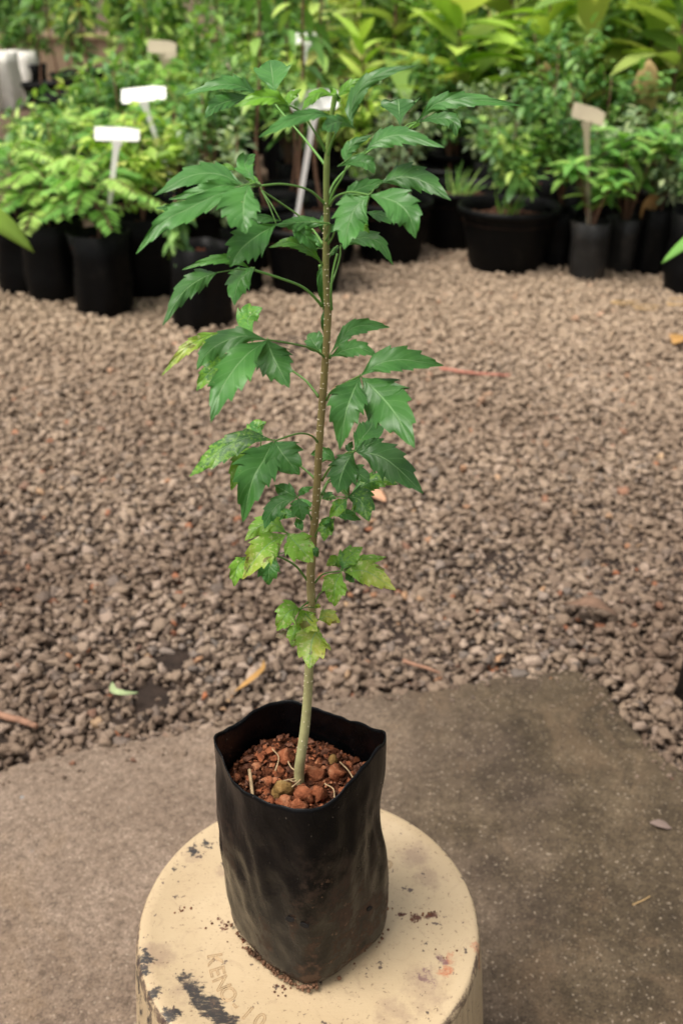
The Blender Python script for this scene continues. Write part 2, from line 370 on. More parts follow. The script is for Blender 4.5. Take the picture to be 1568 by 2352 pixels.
# ------------------------------------------------------------------ upturned pail
PT = 0.28                                      # height of the pail's upturned base
pc = PZ(709, 2108, PT); PR = 0.1328; TOFF = PZ(709, 2163, PT) - pc   # lettering ring
pail = empty('upturned_pail', (pc.x, pc.y, SZ))
tag(pail, 'cream plastic pail turned upside down, scuffed and stained, holding up the sapling', 'pail')
def mk_cream():
    m = M('scuffed cream plastic', .42, .45)
    P = m.tc(); big = m.noise(9, 4, .6)
    c = m.ramp(big, [(.3, (.42, .31, .185)), (.6, (.49, .375, .235)), (.8, (.41, .30, .18))])
    mp = m.n('ShaderNodeMapping'); mp.inputs['Rotation'].default_value = (0, 0, .9); mp.inputs['Scale'].default_value = (1, 7, 1); m.l(P, mp.inputs[0])
    sx = m.n('ShaderNodeSeparateXYZ'); m.l(P, sx.inputs[0])
    scr = m.noise(60, 5, .75, vec=mp.outputs[0]); sp_ = m.noise(150, 5, .7); med = m.noise(26, 6, .75)
    wn = m.n('ShaderNodeTexNoise'); wn.inputs['Scale'].default_value = 75; wn.inputs['Detail'].default_value = 6; wn.inputs['Roughness'].default_value = .75; m.l(P, wn.inputs['Vector'])
    wo = m.n('ShaderNodeVectorMath', operation='MULTIPLY_ADD'); m.l(wn.outputs['Color'], wo.inputs[0]); wo.inputs[1].default_value = (.032, .032, 0); m.l(P, wo.inputs[2])
    wo2 = m.n('ShaderNodeVectorMath', operation='SUBTRACT'); m.l(wo.outputs[0], wo2.inputs[0]); wo2.inputs[1].default_value = (.016, .016, 0)
    wx = m.n('ShaderNodeSeparateXYZ'); m.l(wo2.outputs[0], wx.inputs[0])
    def blob(x, y, r):
        p = PZ(x, y, PT) - pc
        dx = m.math('SUBTRACT', wx.outputs[0], p.x); dy = m.math('SUBTRACT', wx.outputs[1], p.y)
        q = m.math('SQRT', m.math('ADD', m.math('MULTIPLY', dx, dx), m.math('MULTIPLY', dy, dy)))
        return m.ramp(m.math('DIVIDE', q, r), [(.25, 1.0), (1.0, 0.0)])
    def stain(c, blobs, pat, col, lo, hi, amt):
        k = None
        for b in blobs:
            x = blob(*b); k = x if k is None else m.math('MAXIMUM', k, x)
        f = m.ramp(m.math('MULTIPLY', pat, k), [(lo, 0.0), (hi, amt)])
        return m.mix(f, c, col)
    # purplish rubbed dirt
    c = stain(c, [(440, 1965, .022), (510, 1995, .016), (960, 1960, .03), (985, 2010, .025), (430, 2260, .03), (360, 2190, .03), (980, 2270, .04), (900, 2330, .03)], med, (.22, .14, .105), .34, .62, .55)
    c = stain(c, [(424, 2240, .012), (438, 2262, .014), (452, 2282, .015), (466, 2300, .016), (484, 2316, .016), (500, 2332, .016), (522, 2346, .015), (392, 2330, .012), (330, 2195, .012), (328, 2230, .012), (350, 2285, .012), (445, 1955, .009), (478, 1935, .007), (400, 1990, .005)], scr, (.02, .02, .024), .30, .44, .95)
    c = stain(c, [(1035, 2195, .015), (1018, 2225, .012), (1097, 2180, .010)], m.noise(90, 6, .75), (.42, .10, .035), .38, .60, .8)
    c = stain(c, [(955, 2110, .014), (925, 2095, .009), (990, 2100, .012), (520, 2125, .011), (575, 2150, .012), (505, 2110, .008)], sp_, (.10, .035, .02), .44, .50, 1.0)
    c = stain(c, [(1015, 2200, .017), (985, 2240, .02)], sp_, (.16, .08, .09), .44, .56, .8)
    # fine specks everywhere, dirt caught on the rim
    c = m.mix(m.ramp(m.noise(330, 3, .6), [(.63, 0.0), (.69, .8)]), c, (.16, .10, .06))
    c = m.mix(m.ramp(m.noise(120, 3, .6), [(.66, 0.0), (.69, .9)]), c, (.07, .045, .04))
    c = m.mix(m.ramp(m.noise(55, 7, .8, dist=1.5), [(.54, 0.0), (.72, .45)]), c, (.23, .15, .10))
    rad = m.math('SQRT', m.math('ADD', m.math('MULTIPLY', sx.outputs[0], sx.outputs[0]), m.math('MULTIPLY', sx.outputs[1], sx.outputs[1])))
    rim = m.ramp(m.math('DIVIDE', rad, PR), [(.955, 0.0), (.98, 1.0), (1.0, 1.0), (1.005, 0.0)])
    c = m.mix(m.ramp(m.math('MULTIPLY', rim, m.noise(85, 6, .8)), [(.42, 0.0), (.54, .85)]), c, (.06, .035, .03))
    m.col(c); m.l(m.ramp(med, [(.3, .32), (.7, .6)]), m.b.inputs['Roughness']); m.bump(m.math('ADD', m.math('MULTIPLY', scr, .4), med), .0006); return m.m
cream = mk_cream()
HT = PT - SZ
mb = MB(); NS = 360
prof = [(PR * 1.145, 0, 1), (PR * 1.14, .015, 1), (PR * 1.075, HT * .5, 1), (PR * 1.025, HT - .045, 1), (PR * 1.006, HT - .02, .8), (PR * .999, HT - .010, .3), (PR * .990, HT - .004, 0), (PR * .975, HT - .0006, 0), (PR * .96, HT, 0), (PR * .90, HT - .0006, 0), (PR * .88, HT - .0020, 0), (PR * .5, HT - .0022, 0), (PR * .12, HT - .0022, 0), (PR * .10, HT - .0026, 0), (.0005, HT - .0026, 0)]
vs = []; fs = []
for r_, z, fl in prof:
    for k in range(NS):
        a = 2 * math.pi * k / NS; rr = r_ - fl * (.0011 if k % 4 in (0, 1) else 0)
        vs.append((rr * math.cos(a), rr * math.sin(a), z))
for i in range(len(prof) - 1):
    for k in range(NS): fs.append((i * NS + k, i * NS + (k + 1) % NS, (i + 1) * NS + (k + 1) % NS, (i + 1) * NS + k))
mb.add(vs, fs); mb.build('body', cream, pail)
emb_m = plain('cream raised lettering', (.36, .25, .14), .5, .25, 200)
def text_mesh(ch, size):
    cu = bpy.data.curves.new('t', 'FONT'); cu.body = ch; cu.size = size; cu.extrude = 0; cu.fill_mode = 'NONE'; cu.bevel_depth = .00042; cu.bevel_resolution = 1; cu.align_x = 'CENTER'
    o = bpy.data.objects.new('t', cu); C.objects.link(o); bpy.context.view_layer.update()
    me = bpy.data.meshes.new_from_object(o.evaluated_get(bpy.context.evaluated_depsgraph_get()))
    vs = [v.co.copy() for v in me.vertices]; fs = [tuple(p.vertices) for p in me.polygons]
    bpy.data.objects.remove(o); bpy.data.meshes.remove(me); return vs, fs
for half in (0, math.pi):
    mb = MB()
    for i, ch in enumerate('KENO-10'):
        vs, fs = text_mesh(ch, .0155); ang = R(191 + i * 8.6) if not half else R(102 - i * 8.6)
        Rm = Matrix.Rotation(ang + (-math.pi if half else 0) + math.pi / 2, 3, 'Z')
        rr = .076 if not half else .092
        # thin stroke look: squash the stroke height, keep the letter outline
        vs = [Rm @ Vector((v.x, v.y, v.z * 1.0)) + Vector((rr * math.cos(ang), rr * math.sin(ang), HT - .0021)) + TOFF for v in vs]
        mb.add(vs, fs)
    mb.build('raised_lettering', emb_m, pail, smooth=False)
# ------------------------------------------------------------------ the sapling in its bag
Y0 = 0.51
sap = empty('potted_sapling', (PY(688, 2130, Y0).x, Y0, PT)); SO = Vector(sap.location)
tag(sap, 'tall toothed-leaf sapling in an open black bag, standing on the cream pail', 'sapling')
def mk_bag():
    m = M('dusty black bag film', .3, .16)
    P = m.tc(); sx = m.n('ShaderNodeSeparateXYZ'); m.l(P, sx.inputs[0])
    a = m.noise(62, 8, .75); b = m.noise(130, 5, .7)
    mp = m.n('ShaderNodeMapping'); mp.inputs['Scale'].default_value = (1.6, 1.6, .7); m.l(P, mp.inputs[0])
    big = m.noise(13, 5, .6, vec=mp.outputs[0])
    low = m.ramp(m.math('DIVIDE', sx.outputs[2], .2), [(.05, 1.0), (.5, .55), (.8, .0)])
    c = m.ramp(a, [(.35, (.0015, .0015, .0018)), (.6, (.003, .0032, .004)), (.8, (.010, .011, .013))])
    dust = m.math('MULTIPLY', m.math('MULTIPLY', m.ramp(a, [(.47, 0.0), (.58, 1.0)]), m.ramp(big, [(.47, .0), (.56, 1.0)])), low)
    c = m.mix(dust, c, (.085, .052, .035))
    grit = m.math('MULTIPLY', m.ramp(b, [(.62, 0.0), (.68, 1.0)]), m.math('MULTIPLY', m.ramp(big, [(.45, 0.0), (.6, 1.0)]), low))
    c = m.mix(grit, c, (.24, .14, .085))
    c = m.mix(m.ramp(m.noise(420, 2), [(.73, 0.0), (.78, .4)]), c, (.3, .25, .2))
    m.col(c); m.l(m.ramp(m.math('ADD', dust, m.math('MULTIPLY', big, .3)), [(.1, .24), (.7, .7)]), m.b.inputs['Roughness'])
    m.bump(m.math('ADD', m.math('MULTIPLY', big, 1.1), m.math('MULTIPLY', a, .10)), .0035, .7); return m.m
bag_m = mk_bag()
rim = [PY(886, 1690, .512), PY(845, 1665, .527), PY(790, 1648, .541), PY(728, 1626, .553), PY(655, 1607, .562), PY(600, 1622, .557), PY(545, 1655, .543), PY(505, 1676, .523), PY(489, 1696, .508), PY(500, 1734, .493), PY(517, 1778, .483), PY(562, 1818, .470), PY(630, 1848, .459), PY(700, 1861, .453), PY(757, 1842, .457), PY(810, 1790, .468), PY(852, 1738, .485)]
c0 = PY(712, 2140, Y0)
botf = [PZ(887, 2140, PT + .002), PZ(884, 2085, PT + .002), PZ(850, 2035, PT + .002), PZ(790, 2005, PT + .002), PZ(715, 1996, PT + .002), PZ(650, 2002, PT + .002), PZ(590, 2030, PT + .002), PZ(550, 2065, PT + .002), PZ(536, 2112, PT + .002), PZ(541, 2142, PT + .002), PZ(562, 2172, PT + .002), PZ(605, 2215, PT + .002), PZ(655, 2250, PT + .002), PZ(702, 2271, PT + .002), PZ(755, 2259, PT + .002), PZ(815, 2215, PT + .002), PZ(866, 2172, PT + .002)]
NB = 136; NR = 46
top = spline(rim, NB, True); bot = spline(botf, NB, True)
vs = []; fs = []
for i in range(NR):
    t = i / (NR - 1)                            # 0 rim, 1 bottom
    for k in range(NB):
        p = top[k].lerp(bot[k], t); cc = Vector((c0.x * t + (1 - t) * PY(688, 1700, Y0).x, Y0, p.z))
        out = (p - cc); out.z = 0; out.normalize()
        ang = math.atan2(out.y, out.x)
        bulge = .003 * math.sin(math.pi * t)
        pinch = -.0075 * math.exp(-((t - .38) / .2) ** 2) * math.exp(-(ang / .6) ** 2)
        foldf = -.005 * math.exp(-((t - .12) / .12) ** 2) * math.exp(-((abs(ang) - 2.7) / .35) ** 2)
        wr = -.0008 * abs(mn.noise(Vector((ang * 2.6 + p.z * 9, p.z * 16 - ang, 2)))) * 2 + .0014 * mn.noise(Vector((math.cos(ang) * 2.2, math.sin(ang) * 2.2, p.z * 14 + ang * .6))) + .0011 * mn.noise(Vector((math.cos(ang) * 6, math.sin(ang) * 6, p.z * 45)))
        edge_ = .0022 * mn.noise(Vector((ang * 5, 3, 9))) * max(0, 1 - t * 8)
        q = p + out * (bulge + pinch + foldf + wr * min(1, .35 + 3 * t * (1 - t) * 1.3)); q.z += edge_
        if t > .93: q += out * (-.004 * ((t - .93) / .07) ** 2)
        vs.append(q - SO)
for i in range(NR - 1):
    for k in range(NB): fs.append((i * NB + k, (i + 1) * NB + k, (i + 1) * NB + (k + 1) % NB, i * NB + (k + 1) % NB))
fs.append(tuple((NR - 1) * NB + k for k in range(NB))[::-1])
mb = MB(); mb.add(vs, fs); bag = mb.build('grow_bag', bag_m, sap)
sm = bag.modifiers.new('film', 'SOLIDIFY'); sm.thickness = .0007; sm.offset = -1
# crust of earth along the bottom seam and punched drain holes
crust_m = mk_soil('crusted earth', (.05, .03, .02), (.16, .085, .05), (.34, .2, .13))
mb = MB()
for q in range(150):
    k = int(NB * rng.uniform(.60, .80)) if q < 120 else rng.randrange(NB)
    p = bot[k] - SO; o_ = (bot[k] - c0); o_.z = 0; o_.normalize()
    mb.rock(p + o_ * rng.uniform(-.002, .0015) + Vector((0, 0, rng.uniform(-.001, .0035))), rng.uniform(.0006, .0018), q, 1)
mb.build('earth_crust', crust_m, sap)
hole_m = plain('punched hole dark', (.004, .003, .003), .9, .1)
def bag_front(px, py):
    r_ = ray(px, py); o0 = Vector((0, 0, CAMZ)); best = None
    for i in range(0, NR - 1):
        for k in range(int(NB * .5), NB):
            a_, b_, c_ = vs[i * NB + k] + SO, vs[(i + 1) * NB + k] + SO, vs[(i + 1) * NB + (k + 1) % NB] + SO
            n_ = (b_ - a_).cross(c_ - a_)
            if n_.length < 1e-12: continue
            t_ = (a_ - o0).dot(n_) / r_.dot(n_); h = o0 + r_ * t_
            if (h - (a_ + c_) / 2).length < (a_ - c_).length * .55: return h, n_.normalized()
    return None, None
for px, py, w_, h_, an in ((667, 2110, .0042, .0022, -.6), (700, 2124, .0034, .0024, .1), (847, 2086, .0026, .0022, .3)):
    h, n_ = bag_front(px, py)
    if h is None: continue
    if n_.y > 0: n_ = -n_
    u_ = n_.cross(Vector((0, 0, 1))).normalized(); v_ = u_.cross(n_)
    ring_ = []
    for k in range(14):
        a_ = 2 * math.pi * k / 14; rr = 1 + .25 * mn.noise(Vector((k * 1.1, px, 0)))
        x_, y_ = w_ * math.cos(a_) * rr, h_ * math.sin(a_) * rr
        x_, y_ = x_ * math.cos(an) - y_ * math.sin(an), x_ * math.sin(an) + y_ * math.cos(an)
        ring_.append(h + n_ * .0009 + u_ * x_ + v_ * y_ - SO)
    hb = MB(); hb.add(ring_, [tuple(range(14))]); hb.add([p - n_ * .0006 for p in ring_], [tuple(range(14))[::-1]])
    hb.f += [(k, (k + 1) % 14, (k + 1) % 14 + 14, k + 14) for k in range(14)]; hb.m += [0] * 14
    ho = hb.build('drain_hole', hole_m, bag, smooth=False)
# soil with laterite crumbs
soz = 0.437
stone_m = mk_soil('red laterite stone', (.11, .035, .018), (.27, .09, .042), (.42, .20, .11))
olive_m = mk_soil('mossy laterite stone', (.10, .06, .02), (.24, .14, .05), (.34, .24, .1))
sc0 = Vector((PY(690, 1790, Y0).x, Y0, soz))
def soil_r(a):                                   # bag inner radius at soil level
    k = int((a % (2 * math.pi)) / (2 * math.pi) * NB)
    best = None
    p = min((top[j].lerp(bot[j], .2) for j in range(NB)), key=lambda q: abs(((math.atan2(q.y - sc0.y, q.x - sc0.x) - a + math.pi) % (2 * math.pi)) - math.pi))
    return math.hypot(p.x - sc0.x, p.y - sc0.y) - .0035
srr = [soil_r(2 * math.pi * k / 64) for k in range(64)]
mb = MB(); vs2 = [sc0 - SO]; fs2 = []
for i in range(1, 15):
    for k in range(64):
        a_ = 2 * math.pi * k / 64; r_ = srr[k] * i / 14
        x_, y_ = r_ * math.cos(a_), r_ * math.sin(a_)
        vs2.append(sc0 - SO + Vector((x_, y_, .004 * mn.noise(Vector((x_ * 60, y_ * 60, 0))) - .004 * (i / 14) ** 2)))
for k in range(64): fs2.append((0, 1 + k, 1 + (k + 1) % 64))
for i in range(13):
    for k in range(64):
        a_ = 1 + i * 64 + k; b_ = 1 + i * 64 + (k + 1) % 64; fs2.append((a_, a_ + 64, b_ + 64, b_))
mb.add(vs2, fs2, 0)
for q in range(1500):
    a_ = rng.uniform(0, 2 * math.pi); r_ = srr[int(a_ / (2 * math.pi) * 64) % 64] * math.sqrt(rng.random()) * .93
    s_ = min(.0045, rng.lognormvariate(math.log(.00115), .55))
    mb.rock(sc0 - SO + Vector((r_ * math.cos(a_), r_ * math.sin(a_), rng.uniform(0, .0025))), s_, q, 1, mat=rng.choice((0, 0, 0, 1, 1, 2, 2)), rough=1.0, sc=(1, rng.uniform(.6, 1), rng.uniform(.6, .9)), rot=rng.uniform(0, 6))
sandy_m = mk_soil('dark crumbs', (.04, .02, .015), (.12, .05, .03), (.26, .13, .09))
soil = mb.build('soil', [redsoil_m, stone_m, sandy_m], sap, smooth=False)
for px, py, s_, ol in ((722, 1776, .0082, 0), (772, 1778, .0078, 0), (697, 1826, .0082, 0), (730, 1824, .0078, 0), (645, 1812, .0085, 1), (620, 1845, .005, 0), (655, 1842, .0065, 0), (685, 1848, .006, 0), (656, 1738, .0075, 0), (615, 1795, .004, 0), (545, 1785, .0035, 0), (765, 1745, .005, 1), (590, 1760, .004, 0), (575, 1790, .0045, 0)):
    s_ *= .80; p = PZ(px, py, soz + s_ * .75); mb = MB(); mb.rock((0, 0, 0), s_, px * .1, 2, rough=.9, sc=(1, .85, .85), rot=px)
    V0 = p - SO; mb.v = [(v[0] + V0.x, v[1] + V0.y, v[2] + V0.z) for v in mb.v]
    mb.build('stone', olive_m if ol else stone_m, soil)
root_m = plain('pale rootlet', (.42, .30, .17), .8, .3, 200)
for pts in (((655, 1730), (668, 1762), (692, 1780), (678, 1795), (660, 1790)), ((640, 1795), (690, 1788), (668, 1810)), ((573, 1768), (577, 1800), (580, 1826)), ((745, 1800), (765, 1812), (770, 1835), (790, 1818)), ((780, 1750), (800, 1770), (812, 1790)), ((625, 1720), (640, 1740), (632, 1770))):
    mb = MB(); P_ = [PZ(x, y, soz + .006 + .003 * mn.noise(Vector((x * .1, y * .1, 0)))) - SO for x, y in pts]
    mb.tube(spline(P_, 24), .00045 if pts[0][0] != 573 else .0012, 5); mb.build('rootlet', root_m, soil)
# stem
def mk_stem():
    m = M('sapling stem', .55, .35); t = m.attr('tone'); n_ = m.noise(70, 5, .65)
    c = m.ramp(t, [(0.0, (.42, .39, .20)), (.18, (.40, .39, .18)), (.34, (.30, .235, .10)), (.62, (.26, .22, .08)), (.8, (.19, .23, .07)), (1.0, (.17, .33, .06))])
    m.col(m.mix(m.ramp(n_, [(.4, 0.0), (.75, .5)]), c, (.09, .06, .03))); m.bump(n_, .0007); return m.m
stem_m = mk_stem()
lent_m = plain('pale lenticel', (.75, .66, .48), .7, .1)
stem_px = [(688, 1812, 12.5), (687, 1770, 12), (692, 1730, 11.5), (699, 1680, 11), (705, 1620, 10.5), (709, 1550, 10), (713, 1470, 9.5), (716, 1400, 9.2), (713, 1330, 9), (718, 1250, 8.3), (724, 1180, 7.8), (728, 1110, 7.5), (733, 1020, 7.3), (738, 950, 7.2), (742, 900, 7.2), (746, 840, 6.8), (750, 780, 6.7), (753, 715, 7.2), (751, 690, 6.2), (748, 620, 6.2), (749, 560, 6), (750, 500, 5.6), (749, 440, 5.2), (750, 385, 5.6), (752, 350, 4.6), (757, 300, 4.2), (765, 240, 3.8), (768, 215, 3)]
PX = .665 / F                                     # metres per picture unit near the stem
sp3 = [PY(x, y, Y0) for x, y, _ in stem_px]; NSg = 140
sc_ = spline(sp3, NSg)
rad_ = [float(np.interp(i / (NSg - 1) * (len(stem_px) - 1), range(len(stem_px)), [r_ for *_, r_ in stem_px])) * PX for i in range(NSg)]
for yn in (1800, 1420, 1330, 1250, 1190, 1110, 1005, 905, 820, 715, 600, 470, 385):  # knuckles where leaves join
    for i, p in enumerate(sc_):
        pass
mb = MB()
b0 = len(mb.v); mb.tube([p - SO for p in sc_], rad_, 14)
mb.tone = [i // 14 / (NSg - 1) for i in range(len(mb.v))]
for q in range(190):
    i = rng.randrange(12, 112); a_ = rng.uniform(math.pi * .95, math.pi * 2.05); p = sc_[i] - SO
    rr = rad_[i]; s_ = rng.uniform(.0002, .00052)
    mb.rock((p.x + rr * math.cos(a_), p.y + rr * math.sin(a_), p.z), s_, q, 1, mat=1, sc=(1, 1, .8), tone=0)
stem = mb.build('stem', [stem_m, lent_m], sap)

# leaves ------------------------------------------------------------------
def mk_leaf():
    m = M('sapling leaf', .42, .5)
    tint = m.attr('tint', 'Color'); sc = m.n('ShaderNodeSeparateColor'); m.l(tint, sc.inputs[0])
    young, yel, brn = sc.outputs[0], sc.outputs[1], sc.outputs[2]
    uv = m.n('ShaderNodeSeparateXYZ'); m.l(m.attr('luv', 'Vector'), uv.inputs[0])
    u, v = uv.outputs[0], uv.outputs[1]; av = m.math('ABSOLUTE', v)
    # side veins run forward from the midrib
    ph = m.math('FRACT', m.math('SUBTRACT', m.math('MULTIPLY', u, 5.5), m.math('MULTIPLY', m.math('POWER', av, .8), 1.25)))
    sv = m.math('ABSOLUTE', m.math('SUBTRACT', ph, .5))
    side = m.ramp(sv, [(0.0, 1.0), (.045, 0.0)]); mid = m.ramp(av, [(.015, 1.0), (.05, 0.0)])
    n1 = m.noise(55, 4); n2 = m.noise(330, 6, .75); n3 = m.noise(420, 3)
    g = m.ramp(n1, [(.3, (.036, .140, .023)), (.7, (.072, .225, .040))])
    g = m.mix(young, g, m.ramp(n1, [(.3, (.13, .33, .012)), (.7, (.2, .45, .02))]))
    oi = m.n('ShaderNodeObjectInfo'); g = m.mix(1.0, g, m.ramp(oi.outputs['Random'], [(0, .72), (1, 1.22)]), 'MULTIPLY')
    # chlorosis: yellow patches grow with age
    tot = m.math('ADD', m.math('MULTIPLY', n2, .75), m.math('MULTIPLY', yel, .55))
    g = m.mix(m.ramp(tot, [(.57, 0.0), (.69, .9)]), g, (.19, .38, .035))
    g = m.mix(m.ramp(m.math('ADD', n3, m.math('MULTIPLY', yel, .22)), [(.72, 0.0), (.8, .7)]), g, (.42, .48, .22))
    g = m.mix(m.math('MULTIPLY', m.ramp(yel, [(.75, 0.0), (1.0, 1.0)]), m.ramp(n1, [(.35, 0.0), (.6, .8)])), g, (.44, .42, .06))
    g = m.mix(m.ramp(m.math('ADD', m.noise(120, 4), m.math('MULTIPLY', yel, .12)), [(.72, 0.0), (.77, .8)]), g, m.mix(yel, g, (.10, .05, .015)))
    g = m.mix(brn, g, (.22, .14, .10))
    g = m.mix(m.math('MULTIPLY', m.math('MAXIMUM', mid, m.math('MULTIPLY', side, .42)), .72), g, (.22, .40, .16))
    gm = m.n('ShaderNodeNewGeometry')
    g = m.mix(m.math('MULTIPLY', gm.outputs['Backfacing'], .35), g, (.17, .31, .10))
    m.col(g)
    quilt = m.math('SINE', m.math('MULTIPLY', ph, math.pi))
    h = m.math('SUBTRACT', m.math('MULTIPLY', quilt, .8), m.math('MULTIPLY', mid, .8)); h = m.math('ADD', h, m.math('MULTIPLY', n2, .25))
    m.bump(h, .00025, 1); m.translucent(.25, (.9, 1, .35)); return m.m
leaf_m = mk_leaf()
pet_m = M('leaf stalk', .45, .4); pet_m.col(pet_m.ramp(pet_m.attr('tone'), [(0, (.10, .20, .04)), (1, (.13, .30, .06))])); pet_m = pet_m.m
CROP = {'A': (261.3, 98.0, 3.0), 'B': (718.7, 98.0, 3.0), 'C': (326.7, 588.0, 3.4286), 'D': (653.3, 686.0, 4.0), 'E': (392.0, 947.3, 2.6667)}
def cv(c, x, y): a_ = CROP[c]; return a_[0] + x / a_[2], a_[1] + y / a_[2]
lseed = [0]
def leaflet(parent, c, pts, a, b, Y, Yt=None, m=.45, young=0, yel=0, brn=0, k=None, nt_=None, fold=None):
    """pts: midrib in the picture; a, b: half widths on its upper/left and lower/right side; Y, Yt: distance of base and tip"""
    lseed[0] += 1; r_ = random.Random(lseed[0])
    P2 = [cv(c, *p) for p in pts]; s_ = CROP[c][2]; a *= 1.06 / s_; b *= 1.06 / s_
    if len(P2) == 2: P2.insert(1, ((P2[0][0] + P2[1][0]) / 2 + r_.uniform(-3, 3), (P2[0][1] + P2[1][1]) / 2 - 3))
    if Yt is None: Yt = Y + .45 * (P2[0][1] - P2[-1][1]) * PX + r_.uniform(-.004, .004)
    mid = spline([(p[0], p[1], 0) for p in P2], 57)
    if k is None: k = r_.uniform(.7, 1.25)
    if fold is None: fold = r_.choice((-.35, -.2, .15, .3))
    length = sum((mid[i + 1] - mid[i]).length for i in range(56))
    teeth = nt_ or max(3, min(6, round(length / 21 + r_.uniform(-.4, .4))))
    g_ = math.log(.5) / math.log(m)
    dx, dy = P2[-1][0] - P2[0][0], P2[-1][1] - P2[0][1]
    n_ = 57; q = 7
    offs = {+1: r_.random(), -1: r_.random()}; jit = {s: [r_.uniform(.6, 1.35) for _ in range(12)] for s in (1, -1)}
    V = [];UV = []
    for i, p in enumerate(mid):
        t = i / (n_ - 1); tn = mid[min(i + 1, n_ - 1)] - mid[max(i - 1, 0)]; tn.normalize()
        nn = Vector((tn.y, -tn.x, 0))
        flip = (dy > 0) if abs(dx) <= abs(dy) else (dx < 0)
        if abs(dx) <= abs(dy): up = -1 if dy > 0 else 1       # 'a' = left
        else: up = 1 if dx > 0 else -1                        # 'a' = up
        Ym = Y + (Yt - Y) * t + .006 * math.sin(math.pi * t) * (1 if fold > 0 else -.5)
        row = []
        for j in range(-q, q + 1):
            sd = 1 if j > 0 else -1; vv = j / q
            Wd = a if sd * up > 0 else b
            pr = math.sin(math.pi * min(1, t) ** g_); pr = max(0, pr) ** .86 * (.30 + .70 * min(1, max(0, (t - .03) / .22)) ** 1.3)
            if t > .72: pr *= 1 - .35 * ((t - .72) / .28)
            tt = t * teeth + offs[sd]; fr = tt - math.floor(tt); am = jit[sd][int(tt) % 12]
            tooth = 0
            if .14 < t < .97: tooth = (.28 * am) * (fr ** 1.6 - .5) * min(1, (t - .14) / .12)
            wpx = Wd * pr * (1 + tooth * (abs(vv) ** 3)) + .7
            back = tn * (Wd * .26 * am * fr * (abs(vv) ** 3) * pr) if .14 < t < .97 else Vector((0, 0, 0))
            P_ = p + nn * (wpx * vv) + back
            dY = k * (p.y - P_.y) * PX * .8 + fold * abs(vv) * wpx * PX + .0016 * math.sin(t * 15 + sd * 2 + lseed[0]) * vv * vv * min(1, wpx / 18)
            row.append(PY(P_.x, P_.y, Ym + dY) - SO); UV.append((t, vv, 0))
        V += row
    W_ = 2 * q + 1
    Fc = [(i * W_ + j, i * W_ + j + 1, (i + 1) * W_ + j + 1, (i + 1) * W_ + j) for i in range(n_ - 1) for j in range(W_ - 1)]
    # make the faces look towards the camera side of the leaf
    e1 = V[Fc[400][1]] - V[Fc[400][0]]; e2 = V[Fc[400][3]] - V[Fc[400][0]]
    if e1.cross(e2).dot(Vector((0, 0, CAMZ)) - (V[Fc[400][0]] + SO)) < 0: Fc = [f[::-1] for f in Fc]
    me = bpy.data.meshes.new('leaflet'); me.from_pydata([tuple(v) for v in V], [], Fc)
    at = me.attributes.new('luv', 'FLOAT_VECTOR', 'POINT'); at.data.foreach_set('vector', np.array(UV, dtype=np.float32).ravel())
    ct = me.color_attributes.new('tint', 'FLOAT_COLOR', 'POINT')
    cc = []
    for (t, vv, _) in UV: cc += [young, min(1, yel * (.75 + .5 * t)), brn, 1]
    ct.data.foreach_set('color', cc)
    me.polygons.foreach_set('use_smooth', [True] * len(Fc)); me.update()
    o = link('leaflet', me, leaf_m, parent)
    if yel > .75: o['label'] = 'yellowing blotched leaflet'
    elif young > .6: o['label'] = 'small fresh lime green leaflet'
    elif brn > .5: o['label'] = 'curled dead brown leaflet'
    return o
def leaf(c, pet, Ys, leaflets, pr=(2.6, 1.7), tone=.5):
    """pet: stalk from stem outwards in the picture; Ys: its distance at each point"""
    mb = MB(); P_ = [PY(*cv(c, *p), y_) - SO for p, y_ in zip(pet, Ys)]
    n_ = 22; pts = spline(P_, n_); mb.tube(pts, [(pr[0] + (pr[1] - pr[0]) * min(1, i / 8)) * PX * (1.35 if i == 0 else 1) for i in range(n_)], 7, tone=tone)
    for L_ in leaflets:                           # short stalks that carry each leaflet
        cc = L_[0]; b0_ = L_[1][0]
        q = PY(*cv(cc, *b0_), L_[4]) - SO
        d_ = (q - P_[-1]).length
        if .0008 < d_ < .06: mb.tube([P_[-1], P_[-1].lerp(q, .5) + Vector((0, 0, .001)), q], [1.3 * PX, 1.1 * PX, .9 * PX], 6, tone=tone)
    o = mb.build('leaf', pet_m, sap)
    for L_ in leaflets:
        kw = L_[-1] if isinstance(L_[-1], dict) else {}
        ar = L_[:-1] if kw or isinstance(L_[-1], dict) else L_
        leaflet(o, *ar, **kw)
    return o
Y = Y0
# crown
leaf('A', [(1465, 855), (1320, 670), (1190, 520), (1115, 425), (1108, 378)], [Y, Y + .02, Y + .035, Y + .045, Y + .05], [
    ('A', [(1108, 385), (1095, 250), (1078, 118)], 112, 118, Y + .05, Y + .085, dict(m=.72, k=.8)),
    ('A', [(990, 352), (870, 300), (740, 290), (490, 360)], 62, 34, Y + .045, Y + .03, dict(k=1.4)),
    ('A', [(960, 362), (800, 400), (700, 440), (628, 522)], 62, 42, Y + .043, Y + .01, {})], tone=.8)
leaf('A', [(1455, 745), (1400, 640), (1290, 480), (1205, 430)], [Y, Y - .005, Y - .012, Y - .018], [
    ('A', [(1205, 430), (1100, 378), (980, 385), (830, 440)], 52, 50, Y - .018, Y - .03, dict(young=.85)),
    ('A', [(1208, 425), (1220, 370), (1290, 320)], 30, 34, Y - .018, Y - .015, dict(young=.9))], (2.4, 1.8), .9)
